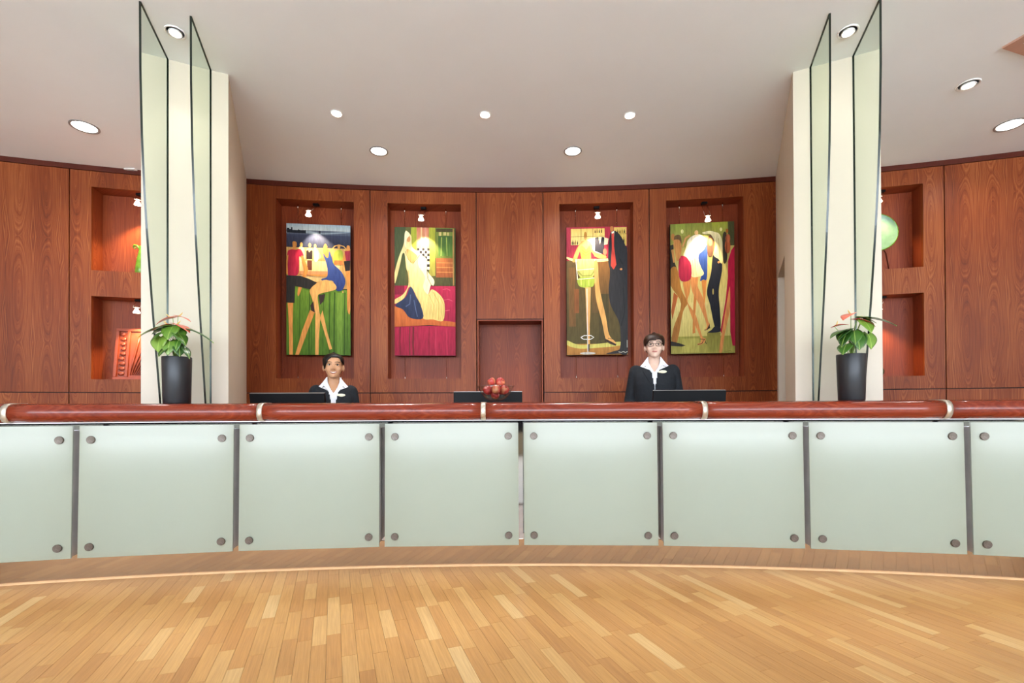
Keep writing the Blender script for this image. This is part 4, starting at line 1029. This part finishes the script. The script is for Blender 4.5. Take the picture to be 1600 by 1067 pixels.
def person(label, loc, T, k, skin, hair_col, rz, style):
    """T: height of the crown; k: width of the shoulders; face looks along -Y"""
    t = thing('person', label, 'person', loc, rz)
    chin = T-.228
    S = T-.292                                    # outer shoulder height
    msk = plain('skin_'+style, skin, .5, noise=.05, scale=25, spec=.35)
    hy = -.035                                    # head carried slightly forward
    hip = T*.51; knee = T*.275
    b = MB()
    # head and neck
    rings = [head_ring(z) for z in (.0,.006,.014,.022,.033,.045,.057,.07,.082,.095,.105,.115,.127,.14,.152,.165,.177,.19,.2,.207,.213,.218,.222)]
    wf = 1.07 if style == 'left' else 1.04           # face width
    H = lambda p: (p[0]*wf, p[1]+hy, p[2]+chin)
    b.loft([[H(p) for p in r] for r in rings])
    b.tube([H((0,.05,.075)), (0,.012,chin-.03), (0,.02,chin-.09)], [.052,.052,.062], 20, round_ends=True)
    b.tube([H((0,-.090,.118)), H((0,-.103,.098)), H((0,-.113,.080)), H((0,-.104,.071))], [.008,.009,.0125,.009], 10, round_ends=True)
    for s in (-1, 1):
        b.ball(H((s*.011,-.099,.076)), .0085, 10, 8)
        b.ball(H((s*.038,-.068,.078)), (.024,.022,.026), 12, 8)         # cheeks
        b.ball(H((s*.077,.006,.094)), (.0105,.020,.033), 12, 8)         # ears
        b.tube([H((s*.012,-.092,.133)), H((s*.03,-.088,.136)), H((s*.048,-.074,.130))], [.006,.0075,.005], 8, round_ends=True)
    b.tube([H((-.020,-.089,.050)), H((0,-.097,.052)), H((.020,-.089,.050))], [.006,.0085,.006], 8, round_ends=True)
    b.ball(H((0,-.086,.016)), (.020,.014,.015), 12, 8)
    # torso
    def torso(off, top=True):
        lv = [(S+.022,.058,.052,.02),(S+.006,.098*k,.066,.02),(S-.012,.140*k,.080,.015),(S-.04,.165*k,.092,.01),(S-.10,.170*k,.108,.0),(S-.18,.165*k,.116,-.006),(S-.27,.152*k,.108,-.004),(S-.37,.142*k,.098,.0),(S-.46,.158*k,.105,.004),(hip+.03,.172*k,.112,.008),(hip-.05,.160*k,.105,.008)]
        return [ring(0, cy, z, rx+off, ry+off) for z, rx, ry, cy in lv]
    b.loft(torso(-.016))
    sh = {}
    for s in (-1, 1):
        sho = Vector((s*.150*k, .010, S-.052)); elb = Vector((s*.205*k, .035, S-.325)); wr = Vector((s*.150, -.165, max(.985, S-.50)))
        wr = elb + (wr-elb).normalized()*.245
        sh[s] = (sho, elb, wr)
        b.tube([sho, sho*.5+elb*.5, elb], [.050,.042,.037], 14, round_ends=True)
        b.tube([elb, elb*.6+wr*.4, wr], [.037,.036,.025], 14, round_ends=True)
        # hand: palm and five fingers, resting palm down
        d = (wr-elb).normalized(); d.z = max(min(d.z, -.05), -.35); d.normalize()
        side = Vector((s, 0, 0)) - d*d.dot(Vector((s,0,0))); side.normalize(); up = side.cross(d); up = up if up.z > 0 else -up
        pc = wr + d*.05
        b.tube([wr, wr+d*.03, wr+d*.085], [.024,.030,.031], 14, ell=(1.25,.5), round_ends=True, up=up)
        for j, (off_, L) in enumerate(((-.029,.066),(-.010,.078),(.010,.082),(.029,.072))):
            # index finger lies on the inner side
            r0 = wr + d*.085 + side*(-off_)
            b.tube([r0-d*.02, r0+d*L*.45+up*.006, r0+d*L*.78-up*.004, r0+d*L-up*.014], [.0095,.009,.0082,.0072], 10, round_ends=True)
        th0 = wr + d*.03 - side*.028
        b.tube([th0, th0-side*.026+d*.022, th0-side*.036+d*.050-up*.006], [.012,.0105,.0085], 10, round_ends=True)
        # legs and feet
        b.tube([(s*.085,.01,hip-.02), (s*.085,.0,(hip+knee)/2), (s*.085,-.01,knee), (s*.085,.012,knee*.62), (s*.085,.02,.09)], [.085,.072,.054,.052,.036], 16, round_ends=True)
        b.tube([(s*.085,.035,.055), (s*.088,-.05,.04), (s*.092,-.14,.03)], [.036,.036,.026], 14, round_ends=True)
    body = finalize(b, 'body', msk, .0058, t, 5)
    # ---- clothes
    vz = chin - (.34 if style == 'left' else .285)  # where the jacket closes
    def vcut_shirt(c):
        return (c.y < .03 and c.z > chin-.125 and abs(c.x) < .004 + (c.z-(chin-.125))*.62) or c.z > chin-.052
    def vcut(c):
        if c.z > chin-.038: return True
        if c.y > .02 or c.z < vz: return False
        return abs(c.x) < (c.z-vz)*.17 + max(0, c.z-(chin-.13))*.55
    j = MB(); j.loft(torso(-.004)); finalize(j, 'shirt', M['shirt'], .0085, t, 3, vcut_shirt, .002)
    j = MB(); j.loft(torso(.012))
    for s in (-1, 1):
        sho, elb, wr = sh[s]
        j.tube([sho+Vector((0,0,.0)), sho*.5+elb*.5, elb], [.063,.057,.052], 16, round_ends=True)
        j.tube([elb, elb*.5+wr*.5, wr-(wr-elb)*.04], [.052,.049,.038], 16, round_ends=True)
    jk = finalize(j, 'jacket', M['cloth_black'], .0085, t, 4, vcut, .004)
    j = MB(); 
    for s in (-1, 1):
        j.tube([(s*.085,.012,hip+.0), (s*.085,.004,(hip+knee)/2), (s*.085,-.004,knee), (s*.085,.014,knee*.6), (s*.085,.018,.06)], [.100,.092,.078,.076,.072], 16)
    j.loft([ring(0,.008,hip-.06,.150*k,.112), ring(0,.008,hip,.178*k,.122), ring(0,.006,hip+.09,.165*k,.112)])
    finalize(j, 'trousers', M['trousers'], .011, t, 3)
    for s in (-1, 1):
        j = MB(); j.tube([(s*.085,.05,.048), (s*.088,-.05,.045), (s*.092,-.15,.034)], [.047,.047,.033], 16, round_ends=True); j.box(s*.088-.04, s*.088+.04, -.18, .09, .001, .014, 0, .004)
        j.build('shoe', M['shoe'], t)
    dg = bpy.context.evaluated_depsgraph_get(); dg.update()
    def bvh_of(o):
        return BVHTree.FromPolygons([v.co[:] for v in o.data.vertices], [p.vertices[:] for p in o.data.polygons])
    tr = [bvh_of(jk), bvh_of(body)]
    def drape(x, z, off):
        ys = []
        for q in tr:
            h = q.ray_cast(Vector((x, -.6, z)), Vector((0,1,0)))
            if h[0]: ys.append(h[0].y)
        return min(.02, min(ys) if ys else -.02) - off
    def patch(name, quad, off, mat, n=8, thick=.0025):
        """quad: two edges, each a polyline of (x, z); surface laid over the jacket"""
        A, B = quad; vs = []; fs = []
        def lerp(P, u):
            f = u*(len(P)-1); i = min(int(f), len(P)-2); q = f-i
            return tuple(P[i][c]*(1-q)+P[i+1][c]*q for c in range(len(P[i])))
        for i in range(n+1):
            a, c = lerp(A, i/n), lerp(B, i/n)
            for jx in range(n+1):
                q = jx/n; x, z = a[0]*(1-q)+c[0]*q, a[1]*(1-q)+c[1]*q
                vs.append((x, drape(x, z, off), z))
        ys = [v[1] for v in vs]; N = n+1
        for _ in range(6):
            y2 = ys[:]
            for i in range(N):
                for jx in range(N):
                    nb = [ys[a*N+b_] for a, b_ in ((i-1,jx),(i+1,jx),(i,jx-1),(i,jx+1)) if 0 <= a < N and 0 <= b_ < N]
                    y2[i*N+jx] = min(vs[i*N+jx][1], .5*ys[i*N+jx] + .5*sum(nb)/len(nb))
            ys = y2
        vs = [(v[0], y, v[2]) for v, y in zip(vs, ys)]
        m_ = len(vs); vs2 = vs + [(x, y+thick, z) for x, y, z in vs]
        for i in range(n):
            for jx in range(n):
                a = i*(n+1)+jx; f = (a, a+1, a+n+2, a+n+1); fs += [f, tuple(m_+v for v in reversed(f))]
        ed = [i for i in range(n+1)] + [i*(n+1)+n for i in range(1,n+1)] + [n*(n+1)+i for i in range(n-1,-1,-1)] + [i*(n+1) for i in range(n-1,0,-1)]
        for q in range(len(ed)):
            a, c = ed[q], ed[(q+1) % len(ed)]; fs.append((a, m_+a, m_+c, c))
        mm = MB(); mm.add(vs2, fs, 0, None, True); return mm.build(name, mat, t)
    c0 = chin
    for s in (-1, 1):
        # wing collar: inner edge from the neck to the V, outer edge out over the lapel
        patch('collar', ([(s*.049,c0+.014),(s*.047,c0-.035),(s*.026,c0-.090),(s*.006,c0-.128)], [(s*.058,c0+.012),(s*.092,c0-.036),(s*.122,c0-.072),(s*.036,c0-.112)]), .010, M['shirt'], 12, .004)
        patch('lapel', ([(s*.075,c0-.070),(s*.046,c0-.12),(s*.030,c0-.165),(s*.012,vz+.03)], [(s*.095,c0-.080),(s*.100,c0-.125),(s*.068,c0-.18),(s*.016,vz+.02)]), .004, M['cloth_black'], 10)
    patch('shirt_front', ([(-.010,c0-.122),(-.030,c0-.15),(-.020,c0-.26)], [(.010,c0-.122),(.030,c0-.15),(.020,c0-.26)]), -.006, M['shirt'], 6)
    bp = (style == 'left' and (.062, c0-.148)) or (.066, c0-.128)
    mm = MB(); mm.lathe([(0,.0),(.036,.0),(.037,.003),(.034,.0045),(0,.005)], 24)
    o = mm.build('name_badge', M['badge'], t, (bp[0], drape(bp[0], bp[1], .006), bp[1]), (PI/2, 0, 0)); o.scale = (1, .36, 1)
    # ---- face details
    for s in (-1, 1):
        ex, ez = s*.031, .113
        mm = MB(); mm.ball(H((ex, face_y(ex, ez)+.003, ez)), (.0135,.007,.0052 if style == 'left' else .0062), 14, 8); e = mm.build('eye', M['eye_white'], t)
        mm = MB(); mm.ball(H((ex, face_y(ex, ez)-.0018, ez)), (.0068,.0038,.0056), 10, 8); mm.build('iris', M['iris'], e)
        mm = MB(); mm.tube([H((s*.014, face_y(.014,.121)-.001, .1185)), H((s*.031, face_y(.031,.121)-.001, .1215)), H((s*.046, face_y(.046,.117)-.001, .1155))], [.002,.0026,.0018], 6, round_ends=True); mm.build('eyelid', M['iris'], e)
        mm = MB(); mm.tube([H((s*.013,-.0985,.136)), H((s*.031,-.0955,.1405)), H((s*.050,-.0795,.133))], [.0024,.003,.0018], 6, round_ends=True); mm.build('eyebrow', hair_col, t)
    lipm = plain('lips_'+style, '#A85A4C' if style == 'left' else '#B56A62', .4)
    if style == 'left':
        mm = MB(); pts = [(-.026,.056),(-.018,.0505),(-.009,.0475),(0,.0465),(.009,.0475),(.018,.0505),(.026,.056)]
        mm.tube([H((x, -.0985+abs(x)*.42, z+.001)) for x, z in pts], [.002,.0052,.0066,.007,.0066,.0052,.002], 8, round_ends=True, ell=(.8,1)); mm.build('teeth', M['teeth'], t)
        mm = MB(); mm.tube([H((x, -.1005+abs(x)*.42, z-.0072+abs(x)*.2)) for x, z in pts], [.0016,.0036,.0044,.0046,.0044,.0036,.0016], 8, round_ends=True); mm.build('lip', lipm, t)
        mm = MB(); mm.tube([H((x, -.1005+abs(x)*.42, .0555+abs(x)*.05)) for x, z in pts], [.0014,.0024,.0028,.0024,.0028,.0024,.0014], 8, round_ends=True); mm.build('lip', lipm, t)
    else:
        for z, r in ((.0545,.003),(.0485,.0042)):
            mm = MB(); mm.tube([H((x, -.1005+abs(x)*.36, z - (.0005 if abs(x) < .01 else -.0006))) for x in (-.022,-.012,0,.012,.022)], [.0012,r,r*1.05,r,.0012], 8, round_ends=True); mm.build('lip', lipm, t)
        gm = M['black']
        for s in (-1, 1):
            pts = []
            for q in range(21):
                a = 2*PI*q/20; x = s*.033 + .024*math.copysign(abs(math.cos(a))**.7, math.cos(a)); z = .112 + .0165*math.copysign(abs(math.sin(a))**.8, math.sin(a))
                pts.append(H((x, -.1065+abs(x)*.20, z)))
            mm = MB(); mm.tube(pts, .0019, 8)
            mm.tube([H((s*.057,-.094,.119)), H((s*.076,-.075,.118)), H((s*.080,.0,.114))], .0018, 6)
            if s == 1: mm.tube([H((-.010,-.105,.116)), H((0,-.109,.118)), H((.010,-.105,.116))], .0017, 6)
            mm.build('glasses_frame', gm, t)
    # ---- hair: a shell over the skull, open at the face
    hm = MB(); zs = [.03+.0085*i for i in range(23)]
    zs = [z for z in zs if z < .2215] + [.2218]
    n = 56
    def off(z): return (.0085 if style == 'left' else .012) + (.004*math.sin(PI*(z-.1)/.12) if z > .1 else 0)
    R_ = [head_ring(z, off(z), n) for z in zs]
    topz = .2218+.012
    R_ += [[(p[0]*.6, p[1]*.6+.004, topz-.003) for p in R_[-1]], [(p[0]*.15, p[1]*.15+.004, topz) for p in R_[-1]]]
    keep = []
    vs = [p for r in R_ for p in r]
    def open_face(c):
        x, y, z = c
        if style == 'left':
            if y > .03 and z > .035: return False
            if z > .188: return False
            if y > -.02: return z < .122
            return z < .186 - (abs(x-.010)/.074)**2.8*.075
        if y > .035: return z < .045
        if y > -.01: return z < .112
        line_ = .158 - .018*((x+.02)/.06) if x > -.03 else .15
        if abs(x) > .060: line_ = .112
        return z < max(.11, .152 + .10*x - (abs(x)/.075)**6*.04)
    fs = []
    for i in range(len(R_)-1):
        for q in range(n):
            q2 = (q+1) % n; f = (i*n+q, i*n+q2, (i+1)*n+q2, (i+1)*n+q)
            c = [sum(vs[v][a] for v in f)/4 for a in range(3)]
            if not open_face(c): fs.append(f)
    fs.append([(len(R_)-1)*n+q for q in range(n)])
    hm.add([H(v) for v in vs], fs, 0, None, True)
    ho = hm.build('hair', hair_col, t)
    md = ho.modifiers.new('thickness', 'SOLIDIFY'); md.thickness = .009; md.offset = -1
    if style == 'left':
        mm = MB(); mm.ball(H((.012,.105,.07)), (.04,.035,.045), 14, 10); mm.build('hair_bun', hair_col, t)
    return t
def hair_mat(name, a, b_):
    m, nt, b = new_mat(name); tc = nd(nt, 'ShaderNodeTexCoord')
    mp = nd(nt, 'ShaderNodeMapping', None, Vector=tc.outputs['Object'], Scale=(160, 60, 14))
    ns = nd(nt, 'ShaderNodeTexNoise', None, Vector=mp.outputs[0], Scale=1.0, Detail=3.0)
    nt.links.new(ramp(nt, ns.outputs[0], [(.3, lin(a)), (.7, lin(b_))]), b.inputs['Base Color']); b.inputs['Roughness'].default_value = .42
    b.inputs['Specular IOR Level'].default_value = .3
    return m
pl = at(519, 551, 4.22); pr = at(1023.5, 520, 4.30)
person('smiling person with black tied-back hair, dark jacket and open white collar', (pl.x, pl.y+.035, 0), pl.z, .95, '#C8946E', hair_mat('black_hair', '#060505', '#120D0B'), math.radians(19), 'left')
person('person with short dark hair and glasses in dark jacket and white collar', (pr.x, pr.y+.035, 0), pr.z, 1.06, '#DDB9A4', hair_mat('dark_brown_hair', '#1A100B', '#3A241A'), math.radians(-14), 'right')
